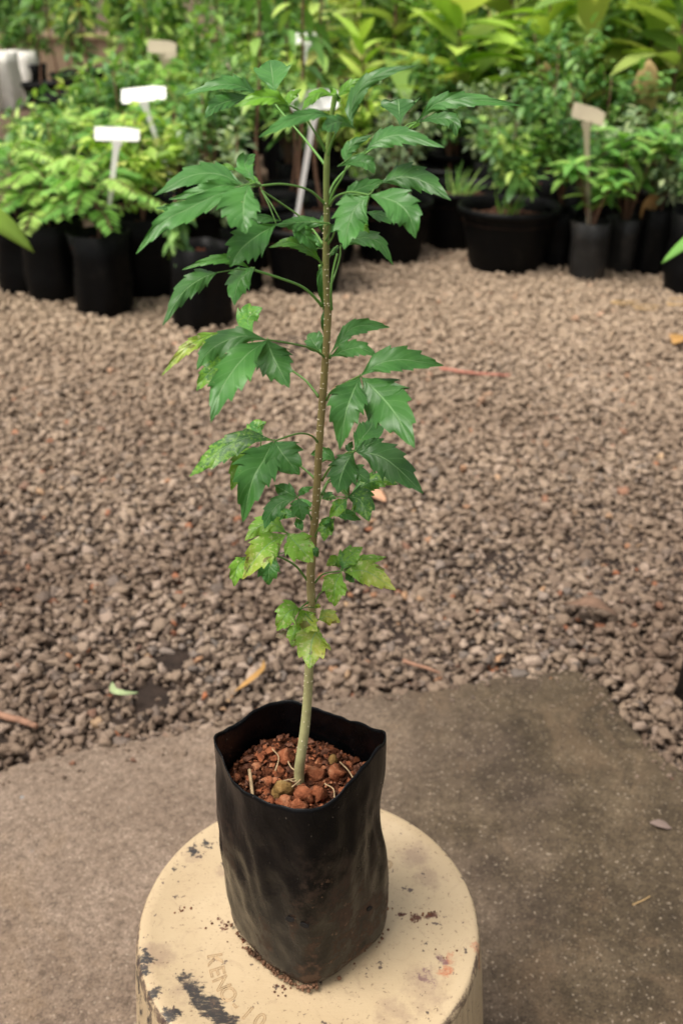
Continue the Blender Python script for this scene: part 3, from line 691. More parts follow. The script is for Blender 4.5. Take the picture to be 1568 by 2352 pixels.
leaf('A', [(1475, 780), (1500, 690), (1530, 620), (1560, 560)], [Y, Y - .008, Y - .016, Y - .024], [
    ('A', [(1510, 508), (1390, 490), (1250, 520), (1120, 580), (998, 652)], 40, 42, Y - .022, Y - .06, {}),
    ('B', [(272, 585), (262, 470), (340, 300), (500, 205), (712, 158)], 48, 46, Y - .020, Y - .02, dict(k=.8)),
    ('B', [(290, 592), (200, 545), (130, 560), (62, 600)], 55, 62, Y - .022, Y - .055, dict(m=.6, k=.6))], tone=.8)
leaf('A', [(1515, 470), (1530, 410), (1535, 365)], [Y, Y - .003, Y - .005], [
    ('A', [(1530, 368), (1420, 345), (1350, 395), (1295, 465)], 32, 36, Y - .005, Y - .03, dict(young=.7)),
    ('B', [(165, 362), (140, 335), (115, 308)], 18, 18, Y - .005, Y + .005, dict(young=.9)),
    ('B', [(172, 372), (240, 300), (330, 243)], 32, 36, Y - .002, Y + .01, dict(young=.75)),
    ('B', [(165, 360), (175, 390), (185, 410)], 14, 14, Y - .006, Y - .012, dict(young=.8))], (2, 1.4), .9)
# right, far side
leaf('B', [(95, 1100), (150, 960), (290, 820), (470, 690), (640, 600), (715, 548)], [Y, Y + .01, Y + .03, Y + .045, Y + .055, Y + .06], [
    ('B', [(600, 600), (592, 480), (585, 385)], 132, 132, Y + .055, Y + .09, dict(m=.78, k=.7, nt_=4)),
    ('B', [(715, 545), (830, 430), (960, 392), (1150, 395), (1440, 435)], 52, 55, Y + .06, Y + .05, {}),
    ('B', [(715, 548), (850, 520), (960, 540), (985, 645)], 48, 50, Y + .058, Y + .04, dict(m=.6)),
    ('B', [(745, 558), (700, 570), (650, 590)], 24, 12, Y + .062, Y + .07, dict(young=.6))], tone=.7)
leaf('B', [(110, 1110), (150, 1010), (205, 920), (235, 850), (300, 790), (360, 750)], [Y, Y - .003, Y - .005, Y - .004, Y + .002, Y + .008], [
    ('B', [(360, 745), (480, 660), (640, 640), (905, 722)], 62, 72, Y + .010, Y - .0, dict(k=1.3)),
    ('B', [(235, 850), (232, 760), (290, 690), (405, 638)], 38, 42, Y, Y + .015, {}),
    ('B', [(170, 852), (290, 820), (370, 830), (425, 902)], 52, 42, Y - .006, Y - .018, dict(m=.6))], tone=.6)
leaf('B', [(115, 1120), (160, 1060), (260, 1030), (390, 1050)], [Y, Y - .012, Y - .022, Y - .03], [
    ('B', [(190, 1075), (330, 1000), (510, 948)], 50, 48, Y - .010, Y + .01, dict(young=0)),
    ('B', [(470, 965), (620, 925), (780, 965), (950, 1088)], 92, 80, Y + .006, Y - .01, dict(m=.4)),
    ('B', [(390, 1050), (560, 1095), (660, 1190), (705, 1348)], 105, 118, Y - .03, Y - .05, dict(m=.42)),
    ('B', [(385, 1055), (290, 1140), (240, 1270), (215, 1425)], 112, 112, Y - .032, Y - .055, dict(m=.42)),
    ('B', [(365, 1165), (480, 1190), (645, 1243)], 24, 42, Y + .012, Y + .0, {}),
    ('B', [(355, 1185), (345, 1250), (388, 1312)], 24, 28, Y - .012, Y - .02, dict(young=.7))])
leaf('B', [(105, 1700), (150, 1600), (185, 1480), (190, 1405)], [Y, Y + .008, Y + .012, Y + .013], [
    ('B', [(190, 1405), (320, 1345), (450, 1375), (552, 1532)], 52, 55, Y + .012, Y - .01, {})])
leaf('B', [(95, 1400), (130, 1350), (150, 1300)], [Y, Y - .004, Y - .008], [
    ('B', [(150, 1300), (120, 1280), (95, 1235)], 22, 28, Y - .010, Y + .002, {})])
leaf('B', [(100, 1490), (140, 1430), (170, 1400)], [Y, Y + .006, Y + .01], [
    ('B', [(105, 1480), (140, 1430), (178, 1398)], 12, 22, Y + .008, Y + .014, {})])
# left, upper tier
leaf('A', [(1460, 1115), (1340, 1015), (1170, 975), (1015, 985)], [Y, Y - .01, Y - .02, Y - .028], [
    ('A', [(985, 968), (925, 890), (905, 830), (975, 768)], 62, 58, Y - .026, Y + .005, dict(m=.6, k=.6)),
    ('A', [(900, 985), (720, 905), (520, 920), (280, 1055)], 70, 72, Y - .028, Y - .04, dict(k=1.3)),
    ('A', [(870, 985), (740, 985), (590, 1030), (380, 1080)], 52, 45, Y - .034, Y - .045, {}),
    ('A', [(920, 992), (720, 1045), (500, 1150), (330, 1245), (155, 1455)], 62, 78, Y - .036, Y - .07, dict(m=.5)),
    ('A', [(930, 980), (898, 1090), (895, 1200), (912, 1318)], 165, 112, Y - .040, Y - .065, dict(m=.36, k=.7)),
    ('A', [(540, 1095), (420, 1130), (290, 1140)], 24, 32, Y - .02, Y - .03, {}),
    ('A', [(840, 880), (780, 850), (710, 855)], 16, 30, Y + .0, Y + .01, dict(young=.5))])
leaf('A', [(1440, 1390), (1380, 1300), (1290, 1205), (1150, 1105), (1020, 1020)], [Y, Y + .012, Y + .02, Y + .015, Y + .005], [
    ('A', [(1150, 1228), (990, 1200), (820, 1270)], 18, 40, Y - .01, Y - .015, {}),
    ('A', [(1120, 1250), (980, 1335), (870, 1430), (800, 1545)], 118, 118, Y - .02, Y - .045, dict(m=.42, k=.6)),
    ('A', [(1000, 965), (960, 940), (905, 930)], 20, 30, Y + .01, Y + .015, dict(young=.5))])
leaf('A', [(1465, 1360), (1485, 1310), (1490, 1262), (1480, 1245)], [Y - .003, Y - .012, Y - .018, Y - .02], [
    ('A', [(1480, 1245), (1340, 1235), (1230, 1240), (1112, 1258)], 38, 52, Y - .02, Y - .035, {}),
    ('A', [(1210, 1250), (1310, 1320), (1400, 1432)], 56, 56, Y - .018, Y - .02, {}),
    ('A', [(1440, 1310), (1435, 1250), (1432, 1190)], 22, 24, Y + .006, Y + .01, {})])
leaf('A', [(1445, 1540), (1400, 1480), (1370, 1440)], [Y, Y - .004, Y - .008], [
    ('A', [(1430, 1515), (1340, 1425), (1210, 1375), (1068, 1412)], 38, 36, Y - .006, Y - .02, dict(young=.25, yel=.3)),
    ('A', [(1440, 1420), (1400, 1370), (1350, 1310)], 18, 28, Y + .006, Y + .015, {})])
leaf('C', [(1415, 390), (1270, 250), (1070, 170), (885, 112)], [Y, Y - .008, Y - .015, Y - .02], [
    ('C', [(845, 95), (720, 30), (540, 32), (315, 108)], 36, 36, Y - .018, Y - .03, dict(young=.1)),
    ('C', [(590, 130), (460, 180), (310, 300), (162, 548)], 80, 78, Y - .03, Y - .06, dict(m=.42)),
    ('C', [(880, 100), (790, 165), (740, 260), (726, 390)], 92, 88, Y - .025, Y - .045, dict(m=.4))], (3.2, 2.2), .8)
# left, middle tier
leaf('C', [(1440, 800), (1350, 735), (1200, 695), (985, 660)], [Y, Y - .012, Y - .022, Y - .032], [
    ('C', [(985, 660), (790, 630), (610, 690), (500, 780), (430, 895)], 82, 88, Y - .032, Y - .05, dict(m=.46)),
    ('C', [(985, 665), (830, 770), (700, 920), (605, 1090), (540, 1312)], 118, 138, Y - .036, Y - .08, dict(m=.42, yel=.15)),
    ('C', [(985, 662), (1025, 780), (1085, 900), (1158, 1038)], 142, 128, Y - .038, Y - .06, dict(m=.36))], tone=.3)
leaf('C', [(1388, 1108), (1290, 985), (1160, 888), (1000, 760), (865, 705)], [Y, Y + .012, Y + .018, Y + .016, Y + .01], [
    ('C', [(872, 608), (830, 520), (860, 460), (945, 408)], 95, 72, Y + .014, Y + .04, dict(m=.5, young=.15, yel=.35)),
    ('C', [(605, 600), (470, 650), (330, 740), (155, 940)], 45, 52, Y + .006, Y - .02, dict(yel=.85, young=.4)),
    ('C', [(760, 735), (600, 850), (500, 950), (428, 1060)], 65, 72, Y - .015, Y - .04, dict(yel=.45))], (2.6, 2), .3)
leaf('C', [(1440, 800), (1410, 770), (1400, 740)], [Y, Y + .006, Y + .01], [
    ('C', [(1432, 785), (1360, 700), (1330, 650), (1300, 618)], 62, 88, Y + .012, Y + .03, dict(yel=.2))])
leaf('C', [(1400, 75), (1395, 180), (1415, 300), (1425, 420)], [Y + .008, Y + .012, Y + .01, Y + .004], [
    ('C', [(1420, 70), (1402, 150), (1415, 300), (1432, 420)], 26, 22, Y + .008, Y + .008, dict(nt_=1)),
    ('C', [(1432, 420), (1422, 520), (1435, 640)], 14, 16, Y + .008, Y + .008, {})])
leaf('C', [(1490, 420), (1485, 280), (1500, 130), (1535, -20)], [Y - .002, Y - .008, Y - .006, Y - .004], [], (2.4, 2.1), .6)
# right, middle tier
leaf('D', [(415, 540), (418, 528), (422, 515)], [Y, Y - .003, Y - .004], [
    ('D', [(420, 508), (520, 370), (620, 270), (780, 240), (965, 263)], 62, 72, Y - .004, Y + .02, dict(m=.55)),
    ('D', [(420, 532), (560, 470), (700, 455), (862, 532)], 72, 74, Y - .006, Y - .02, dict(k=1.2))])
leaf('D', [(385, 930), (440, 845), (560, 775), (695, 708)], [Y, Y - .012, Y - .022, Y - .03], [
    ('D', [(700, 706), (860, 600), (1060, 560), (1250, 580), (1458, 614)], 118, 98, Y - .03, Y - .02, dict(m=.42, k=1.1)),
    ('D', [(690, 722), (620, 880), (560, 1060), (506, 1388)], 178, 150, Y - .034, Y - .06, dict(m=.42, k=.7)),
    ('D', [(710, 726), (870, 880), (1010, 1050), (1195, 1372)], 215, 205, Y - .032, Y - .075, dict(m=.42, k=.7))], (2.6, 1.9), .2)
leaf('D', [(345, 1668), (420, 1550), (560, 1425), (640, 1408)], [Y, Y - .006, Y - .012, Y - .018], [
    ('D', [(640, 1405), (710, 1280), (790, 1180), (800, 1080)], 95, 125, Y - .010, Y + .02, dict(m=.5)),
    ('D', [(650, 1402), (780, 1335), (915, 1285)], 42, 55, Y - .012, Y + .0, dict(yel=.15)),
    ('D', [(660, 1408), (860, 1440), (1040, 1560), (1272, 1790)], 145, 155, Y - .02, Y - .05, dict(m=.45)),
    ('D', [(635, 1412), (570, 1500), (515, 1640), (488, 1788)], 118, 150, Y - .022, Y - .045, dict(m=.5, k=.7)),
    ('D', [(620, 1402), (590, 1370), (625, 1310)], 28, 36, Y - .005, Y + .005, {})], (2.6, 1.9), .2)
leaf('D', [(345, 1800), (400, 1690), (480, 1700), (590, 1805)], [Y, Y + .01, Y + .015, Y + .012], [
    ('D', [(600, 1812), (740, 1705), (880, 1665), (1045, 1705)], 72, 78, Y + .012, Y + .01, dict(yel=.4)),
    ('D', [(600, 1640), (680, 1610), (785, 1692)], 78, 70, Y + .004, Y - .005, {}),
    ('D', [(590, 1805), (560, 1760), (500, 1740)], 30, 42, Y + .014, Y + .02, {})], (2.6, 1.8), .1)
leaf('D', [(330, 1500), (390, 1480), (470, 1500)], [Y + .004, Y + .012, Y + .016], [
    ('D', [(478, 1510), (400, 1430), (320, 1410), (240, 1430)], 48, 72, Y + .018, Y + .03, dict(yel=.2))])
# lower left
leaf('E', [(905, 188), (860, 142), (780, 130), (635, 175)], [Y, Y - .01, Y - .018, Y - .026], [
    ('E', [(628, 170), (480, 150), (330, 215), (220, 300), (115, 392)], 56, 72, Y - .026, Y - .045, dict(m=.45, yel=.42)),
    ('E', [(625, 178), (570, 290), (500, 420), (442, 672)], 130, 112, Y - .030, Y - .06, dict(m=.42, yel=.1)),
    ('E', [(635, 178), (690, 260), (790, 382)], 112, 108, Y - .03, Y - .045, dict(m=.42, yel=.05))], tone=.3)
leaf('E', [(880, 402), (815, 345), (700, 270), (550, 215)], [Y, Y + .008, Y + .01, Y + .006], [
    ('E', [(562, 132), (525, 98), (585, 58)], 52, 34, Y + .01, Y + .03, dict(yel=.4)),
    ('E', [(535, 225), (440, 300), (370, 478)], 62, 66, Y - .008, Y - .03, dict(yel=.62)),
    ('E', [(630, 250), (590, 230), (545, 210)], 10, 16, Y - .01, Y - .01, {})], (2.6, 2), .1)
leaf('E', [(865, 660), (830, 590), (775, 522)], [Y, Y - .01, Y - .018], [
    ('E', [(772, 518), (710, 485), (636, 445)], 46, 52, Y - .018, Y - .01, {}),
    ('E', [(768, 525), (670, 555), (605, 630), (575, 712)], 50, 46, Y - .02, Y - .035, {}),
    ('E', [(780, 528), (792, 590), (812, 662)], 58, 55, Y - .022, Y - .035, {}),
    ('E', [(782, 512), (810, 478), (872, 455)], 16, 22, Y - .015, Y - .005, {})], (2.4, 1.6), .1)
leaf('E', [(880, 590), (860, 600), (840, 600)], [Y + .002, Y + .01, Y + .014], [
    ('E', [(765, 640), (700, 620), (628, 658)], 28, 30, Y + .012, Y + .01, dict(yel=.35)),
    ('E', [(880, 560), (800, 560), (728, 560)], 28, 30, Y + .016, Y + .02, dict(yel=.2)),
    ('E', [(770, 648), (785, 680), (808, 725)], 26, 24, Y + .0, Y - .008, {})])
leaf('E', [(860, 830), (800, 770), (715, 742)], [Y, Y - .01, Y - .018], [
    ('E', [(712, 740), (620, 680), (530, 705), (455, 785)], 52, 68, Y - .018, Y - .02, dict(yel=.66)),
    ('E', [(708, 748), (610, 800), (530, 880), (440, 1022)], 82, 92, Y - .022, Y - .045, dict(yel=.82)),
    ('E', [(715, 742), (780, 815), (872, 918)], 88, 88, Y - .022, Y - .04, dict(yel=.66))], (2.4, 1.8), .1)
leaf('E', [(838, 1032), (770, 945), (700, 900), (640, 875)], [Y, Y - .002, Y - .004, Y - .006], [
    ('E', [(475, 880), (410, 950), (388, 1066)], 45, 52, Y - .012, Y - .03, dict(yel=.6)),
    ('E', [(640, 870), (605, 950), (600, 1058)], 72, 62, Y - .008, Y - .02, dict(yel=.25)),
    ('E', [(850, 830), (880, 850), (902, 885)], 26, 26, Y - .012, Y - .018, dict(yel=.1))], (2.8, 2.2), .1)
# lower right
leaf('E', [(905, 575), (930, 480), (985, 400), (1040, 470), (1085, 520)], [Y, Y + .008, Y + .012, Y + .006, Y + .002], [
    ('E', [(1085, 515), (1160, 540), (1215, 668)], 72, 78, Y + .002, Y - .01, dict(yel=.35)),
    ('E', [(1080, 528), (1030, 575), (970, 645)], 40, 45, Y - .002, Y - .012, dict(yel=.5)),
    ('E', [(1000, 630), (1070, 620), (1165, 660)], 30, 36, Y + .004, Y + .01, dict(yel=.2)),
    ('E', [(925, 530), (965, 515), (1012, 528)], 28, 24, Y + .012, Y + .02, dict(yel=.3))], (2.4, 1.8), .1)
leaf('E', [(875, 790), (900, 720), (925, 690), (1000, 655)], [Y, Y - .004, Y - .006, Y - .008], [
    ('E', [(1000, 655), (955, 700), (938, 788)], 46, 48, Y - .01, Y - .02, dict(yel=.45)),
    ('E', [(995, 655), (950, 660), (905, 690)], 16, 24, Y - .006, Y - .004, dict(yel=.3))], (2.2, 1.6), .1)
leaf('E', [(885, 1040), (935, 990), (1045, 970)], [Y, Y - .006, Y - .012], [
    ('E', [(1050, 962), (1085, 890), (1175, 825)], 58, 58, Y - .012, Y + .005, dict(yel=.5)),
    ('E', [(1060, 968), (1170, 905), (1318, 885)], 28, 48, Y - .01, Y + .005, dict(yel=.62)),
    ('E', [(1065, 978), (1200, 975), (1378, 1088)], 70, 76, Y - .015, Y - .02, dict(yel=.86)),
    ('E', [(1045, 982), (1005, 1060), (1003, 1188)], 72, 76, Y - .018, Y - .03, dict(yel=.84)),
    ('E', [(1032, 950), (1000, 915), (955, 940)], 38, 24, Y + .0, Y + .008, dict(yel=.6)),
    ('E', [(1070, 985), (1095, 1010), (1122, 1042)], 24, 24, Y - .01, Y - .015, dict(yel=.3))], (2.4, 1.8), .1)
leaf('E', [(885, 1165), (910, 1115), (948, 1080)], [Y, Y - .006, Y - .012], [], (2.2, 1.4), .1)
leaf('E', [(838, 1165), (810, 1185), (790, 1205)], [Y - .004, Y - .012, Y - .016], [
    ('E', [(792, 1203), (720, 1225), (650, 1338)], 68, 72, Y - .016, Y - .03, dict(yel=.72)),
    ('E', [(794, 1205), (830, 1270), (900, 1342)], 62, 58, Y - .02, Y - .03, dict(yel=.85)),
    ('E', [(790, 1290), (755, 1350), (738, 1428)], 40, 48, Y - .018, Y - .03, dict(yel=.75)),
    ('E', [(712, 1340), (680, 1355), (642, 1378)], 24, 30, Y - .024, Y - .03, dict(brn=.9)),
    ('E', [(905, 1322), (865, 1400), (850, 1570)], 108, 112, Y - .022, Y - .04, dict(yel=1.0, m=.42)),
    ('E', [(905, 1270), (960, 1250), (1038, 1285)], 46, 50, Y - .01, Y - .012, dict(yel=1.0)),
    ('E', [(880, 1195), (900, 1185), (920, 1192)], 12, 14, Y - .008, Y - .01, dict(yel=1.0))], (2.4, 1.8), .1)

# ------------------------------------------------------------------ background plants
def bag_proto(w_, h_, mat, seed, soil_mat):
    r_ = w_ / 2; mb = MB()
    prof = [(r_ * .90, 0), (r_ * .97, h_ * .06), (r_, h_ * .35), (r_ * .97, h_ * .7), (r_ * 1.02, h_), (r_ * .99, h_ + .001), (r_ * .94, h_ * .82)]
    mb.lathe(prof, 40, wob=r_ * .16, seed=seed, square=.9)
    sb = MB(); sb.lathe([(.0005, h_ * .86), (r_ * .5, h_ * .865), (r_ * .98, h_ * .85)], 24, wob=.004, seed=seed, square=.9)
    for q in range(60):
        a_ = rng.uniform(0, 6.28); k = r_ * .85 * math.sqrt(rng.random()); sb.rock((k * math.cos(a_), k * math.sin(a_), h_ * .865), rng.uniform(.003, .009), q, 1)
    return ('grow_bag', mb, mat), ('soil', sb, soil_mat)
def pot_proto(w_, h_, mat, seed, soil_mat):
    r_ = w_ / 2; mb = MB()
    prof = [(r_ * .68, 0), (r_ * .70, .01), (r_ * .90, h_ - .035), (r_ * .905, h_ - .028), (r_ * .98, h_ - .024), (r_ * 1.0, h_ - .012), (r_ * .985, h_), (r_ * .94, h_), (r_ * .90, h_ - .03), (r_ * .85, h_ - .07)]
    mb.lathe(prof, 56)
    sb = MB(); sb.lathe([(.0005, h_ - .045), (r_ * .5, h_ - .045), (r_ * .91, h_ - .05)], 28, wob=.004, seed=seed)
    for q in range(90):
        a_ = rng.uniform(0, 6.28); k = r_ * .85 * math.sqrt(rng.random()); sb.rock((k * math.cos(a_), k * math.sin(a_), h_ - .043), rng.uniform(.003, .010), q, 1)
    return ('pot', mb, mat), ('soil', sb, soil_mat)
def rv(r_, s=1): return Vector((r_.uniform(-1, 1), r_.uniform(-1, 1), r_.uniform(-1, 1))) * s
UP = Vector((0, 0, 1))
def shrub(seed, z0, H, Rd, n, mat, ll=.05, lw=.024, trunk=.006, bare=.3, tonec=.5):
    r_ = random.Random(seed); st = MB(); fo = MB()
    br = []
    for b in range(r_.randint(6, 9)):
        a_ = r_.uniform(0, 6.28); e = r_.uniform(.25, 1.0)
        t0 = r_.uniform(.15, .7); base = Vector((0, 0, z0 + H * t0 * bare * 2))
        tip = Vector((math.cos(a_) * Rd * e, math.sin(a_) * Rd * e, z0 + H * r_.uniform(bare + .1, 1)))
        m_ = base.lerp(tip, .5) + Vector((0, 0, H * .06)); br.append((base, m_, tip))
        st.tube(spline([base, m_, tip], 7), [trunk * .55] * 3 + [trunk * .35] * 4, 5)
    st.tube([(0, 0, z0 - .05), (.005, 0, z0 + H * .3), (0, .004, z0 + H * .6), (.003, 0, z0 + H * .97)], [trunk, trunk * .8, trunk * .6, trunk * .3], 6)
    br.append((Vector((0, 0, z0 + H * bare)), Vector((0, 0, z0 + H * .6)), Vector((0, 0, z0 + H))))
    for q in range(n):
        b = r_.choice(br); t = r_.uniform(.25, 1.05) ** .8
        p = b[0].lerp(b[1], t * 2) if t < .5 else b[1].lerp(b[2], t * 2 - 1)
        p = p + rv(r_, Rd * .2)
        out = Vector((p.x, p.y, 0)); d_ = out.normalized() * .7 + rv(r_, .8) + UP * .15
        hgt = (p.z - z0) / H
        fo.leaf(p, d_, UP + rv(r_, .4), ll * r_.uniform(.6, 1.25), lw * r_.uniform(.7, 1.2), min(1, max(0, r_.gauss(tonec, .34))), r_.uniform(.1, .5))
    return ('stem', st, bark_m), ('foliage', fo, mat)
def feather(seed, z0, H, Rd, mat, nst=14):
    r_ = random.Random(seed); st = MB(); fo = MB()
    st.tube([(0, 0, z0 - .04), (.01, 0, z0 + H * .35), (0, .01, z0 + H * .7), (0, 0, z0 + H * .95)], [.006, .005, .003, .001], 6)
    for b in range(nst):
        a_ = b * 2.4 + r_.uniform(-.3, .3); z = z0 + H * (.15 + .8 * b / nst); Lr = Rd * r_.uniform(.7, 1.1) * (1.15 - .5 * b / nst)
        dr = Vector((math.cos(a_), math.sin(a_), 0))
        P_ = spline([Vector((0, 0, z)), dr * Lr * .45 + Vector((0, 0, z + Lr * .28)), dr * Lr + Vector((0, 0, z + Lr * .12))], 15)
        st.tube(P_, .0012, 4)
        tb = r_.uniform(.25, .95)
        for i in range(2, 15):
            tn = (P_[i] - P_[i - 1]).normalized(); sd = tn.cross(UP).normalized()
            for s_ in (1, -1):
                # pinnae with fine leaflets
                q0 = P_[i]; Lp = .032 * (1.1 - abs(i - 8) / 11)
                dd = (sd * s_ + tn * .45 - UP * .15).normalized()
                fo.leaf(q0, dd + rv(r_, .12), UP + rv(r_, .2), Lp * 1.5, Lp * .62, min(1, max(0, tb + r_.uniform(-.15, .15))), .2)
    return ('stem', st, bark_m), ('foliage', fo, mat)
def broad(seed, z0, H, mat, n=14, ll=.24, lw=.09, spread=1.0, tc=.5):
    r_ = random.Random(seed); st = MB(); fo = MB()
    lean = Vector((r_.uniform(-.05, .05), r_.uniform(-.05, .05), 0))
    pts = [Vector((0, 0, z0 - .04)), Vector((0, 0, z0 + H * .5)) + lean * .5, Vector((0, 0, z0 + H)) + lean]
    st.tube(pts, [.008, .006, .004], 6)
    for q in range(n):
        t = .3 + .7 * q / n; a_ = q * 2.4 + r_.uniform(-.4, .4); p = Vector((0, 0, z0 + H * t)) + lean * t
        el = r_.uniform(.1, 1.1) * (.4 + t)
        d_ = Vector((math.cos(a_), math.sin(a_), el))
        l_ = ll * r_.uniform(.7, 1.15)
        fo.leaf(p, d_, UP + rv(r_, .2), l_, lw * r_.uniform(.8, 1.15), min(1, max(0, r_.gauss(tc, .22))), r_.uniform(.15, .6) * spread, 7)
    return ('stem', st, bark_m), ('foliage', fo, mat)
def whorl(seed, z0, H, mat, tips=6, ll=.10, lw=.034, spread=.12):
    r_ = random.Random(seed); st = MB(); fo = MB()
    for b in range(tips):
        a_ = b * 2.4; e = spread * (r_.uniform(.3, 1) if b else 0); tip = Vector((math.cos(a_) * e, math.sin(a_) * e, z0 + H * r_.uniform(.45, 1)))
        st.tube(spline([Vector((0, 0, z0 - .03)), Vector((tip.x * .5, tip.y * .5, z0 + (tip.z - z0) * .6)), tip], 7), .003, 5)
        for k in range(13):
            aa = k * 2.4 + b; d_ = Vector((math.cos(aa), math.sin(aa), r_.uniform(-.1, .9)))
            fo.leaf(tip - UP * (.004 * k), d_, UP + rv(r_, .2), ll * r_.uniform(.6, 1.1), lw, min(1, max(0, r_.gauss(.5, .25))), r_.uniform(.2, .6), 5)
    return ('stem', st, bark_m), ('foliage', fo, mat)
def tall(seed, z0, H, mat, n=45, ll=.10, lw=.035):
    r_ = random.Random(seed); st = MB(); fo = MB()
    pts = [Vector((r_.uniform(-.02, .02), r_.uniform(-.02, .02), z0 - .03 + (H + .03) * i / 5)) for i in range(6)]
    st.tube(spline(pts, 16), [.007 - .005 * i / 15 for i in range(16)], 6)
    for q in range(n):
        t = r_.uniform(.35, 1) ; p = Vector((0, 0, z0 + H * t)); a_ = q * 2.4
        d_ = Vector((math.cos(a_), math.sin(a_), r_.uniform(-.5, .6)))
        p = p + d_ * r_.uniform(0, .05)
        fo.leaf(p, d_, UP + rv(r_, .3), ll * r_.uniform(.6, 1.2), lw, min(1, max(0, r_.gauss(.5, .28))), r_.uniform(.2, .7), 4)
    return ('stem', st, bark_m), ('foliage', fo, mat)
PROTO = {}
def proto(key, fn):
    if key not in PROTO:
        parts = fn(); out = []
        for nm, mbx, mt in parts:
            o = mbx.build(nm, mt); C.objects.unlink(o); out.append(o)
        PROTO[key] = out
    return PROTO[key]
def place(name, x, y, keys, label, cat, group, rz=None, s=1.0, sz=None, z=0.0):
    root = empty(name, (x, y, z), rng.uniform(0, 6.28) if rz is None else rz); root.scale = (s, s, sz or s)
    for k in keys:
        for o in PROTO[k]:
            c = o.copy(); C.objects.link(c); c.parent = root
    tag(root, label, cat, group); return root
# containers
proto('bagM', lambda: bag_proto(.19, .25, pot_m, 1, redsoil_m))
proto('bagN', lambda: bag_proto(.175, .245, pot_m, 4, redsoil_m))
proto('bagS', lambda: bag_proto(.13, .21, pot_m, 2, soil_m))
proto('bagG', lambda: bag_proto(.135, .20, greybag_m, 3, soil_m))
proto('potL', lambda: pot_proto(.36, .225, pot_m, 1, soil_m))
proto('potM', lambda: pot_proto(.30, .22, pot_m, 2, soil_m))
# plants
proto('fea1', lambda: feather(1, .21, .24, .23, LM['feather'], 18))
proto('fea2', lambda: feather(2, .21, .30, .21, LM['feather'], 20))
proto('fea3', lambda: feather(3, .20, .20, .19, LM['feather'], 17))
proto('shr1', lambda: shrub(11, .18, .36, .19, 520, LM['shrub'], .052, .026, bare=.35))
proto('shr2', lambda: shrub(12, .18, .46, .17, 480, LM['dark'], .045, .022, bare=.25, tonec=.6))
proto('shr3', lambda: shrub(13, .20, .34, .16, 360, LM['lime'], .055, .028, bare=.2, tonec=.4))
proto('shr4', lambda: shrub(14, .20, .30, .15, 420, LM['grey'], .04, .016, bare=.15))
proto('shr5', lambda: shrub(15, .20, .60, .20, 620, LM['shrub'], .06, .03, bare=.2, tonec=.6))
proto('shr6', lambda: shrub(16, .20, .80, .22, 760, LM['dark'], .065, .03, bare=.15, tonec=.75))
proto('bro1', lambda: broad(21, .2, .48, LM['broad'], 16, .24, .085, tc=.55))
proto('bro2', lambda: broad(22, .2, .62, LM['broad'], 18, .30, .095, tc=.7))
proto('bro4', lambda: broad(24, .2, .52, LM['lime'], 22, .30, .115, spread=.7, tc=.7))
proto('bro5', lambda: broad(27, .2, .62, LM['broad'], 20, .34, .12, spread=1.2, tc=.6))
proto('bro3', lambda: broad(23, .2, .5, LM['lime'], 18, .2, .06, tc=.45))
proto('who1', lambda: whorl(31, .18, .22, LM['palm'], 6))
proto('who2', lambda: whorl(32, .18, .34, LM['palm'], 9, .11, .04, .16))
proto('tal1', lambda: tall(41, .2, .95, LM['shrub']))
proto('tal2', lambda: tall(42, .2, 1.1, LM['lime'], 40, .12, .05))
proto('grass', lambda: (('weed', (lambda mb: ([mb.leaf(Vector((rng.uniform(-.03, .03), rng.uniform(-.03, .03), .175)), Vector((rng.uniform(-.6, .6), rng.uniform(-.6, .6), 1)), Vector((rng.uniform(-1, 1), 1, 0)), rng.uniform(.07, .14), .006, rng.uniform(.4, .9), .4, 4) for _ in range(26)], mb)[1])(MB()), LM['palm']),))
G1 = 'young plants in black containers at the front edge of the nursery rows'
def gpx(x, y): p = PZ(x, y, 0); return p.x, p.y
# front row: (x, y of the container's near foot in the picture, depth shift, keys, label, ...)
FP = []
def front(name, px, py, rad, keys, label, cat='potted plant', s=1.0, rz=None, sz=None, grp=G1):
    x, y = gpx(px, py); k = (y + rad) / y; FP.append((x * k, y + rad, rad))
    return place(name, x * k, y + rad, keys, label, cat, grp, rz, s, sz)
front('potted_plant', 248, 738, .09, ['bagN', 'fea1'], 'feathery plant in the nearest black bag of the left cluster, red soil showing', rz=.4)
front('potted_plant', 140, 708, .095, ['bagM', 'fea3'], 'pale lime feathery plant in a black bag, just left of the nearest bag', rz=2.0)
front('potted_plant', 72, 688, .095, ['bagM', 'fea1'], 'feathery plant in the leftmost black bag of the front row', rz=4.0)
front('potted_plant', 345, 692, .09, ['bagM', 'shr3'], 'lime shrub in a black bag right behind the nearest bag of the left cluster', rz=1.0)
front('potted_plant', 468, 774, .085, ['bagN'], 'black bag of bare soil standing forward alone with a wilting sprig', rz=.9)
front('potted_plant', 560, 690, .08, ['bagS', 'shr4'], 'grey green plant in a small black bag behind the forward bag')
front('potted_plant', 703, 697, .15, ['potM', 'tal1'], 'bare stemmed sapling in a round black pot directly behind the main stem', rz=.3)
front('potted_plant', 895, 622, .13, ['potM', 'shr4'], 'grey green plant in a black pot right of the pot behind the main stem')
front('potted_plant', 1045, 590, .15, ['potL', 'grass'], 'wide black pot of weedy soil touching the big rimmed pot on its left')
front('potted_plant', 1157, 646, .15, ['potL', 'shr1', 'grass'], 'leafy shrub with weeds in the big black pot with a thick rim', rz=.8)
front('potted_plant', 1272, 626, .065, ['bagS', 'shr2'], 'dark shrub in a narrow black bag between the big rimmed pot and the grey bag', s=.95)
front('potted_plant', 1342, 657, .065, ['bagG', 'who1'], 'whorled leaf plant in the shiny grey bag on the right', rz=.2)
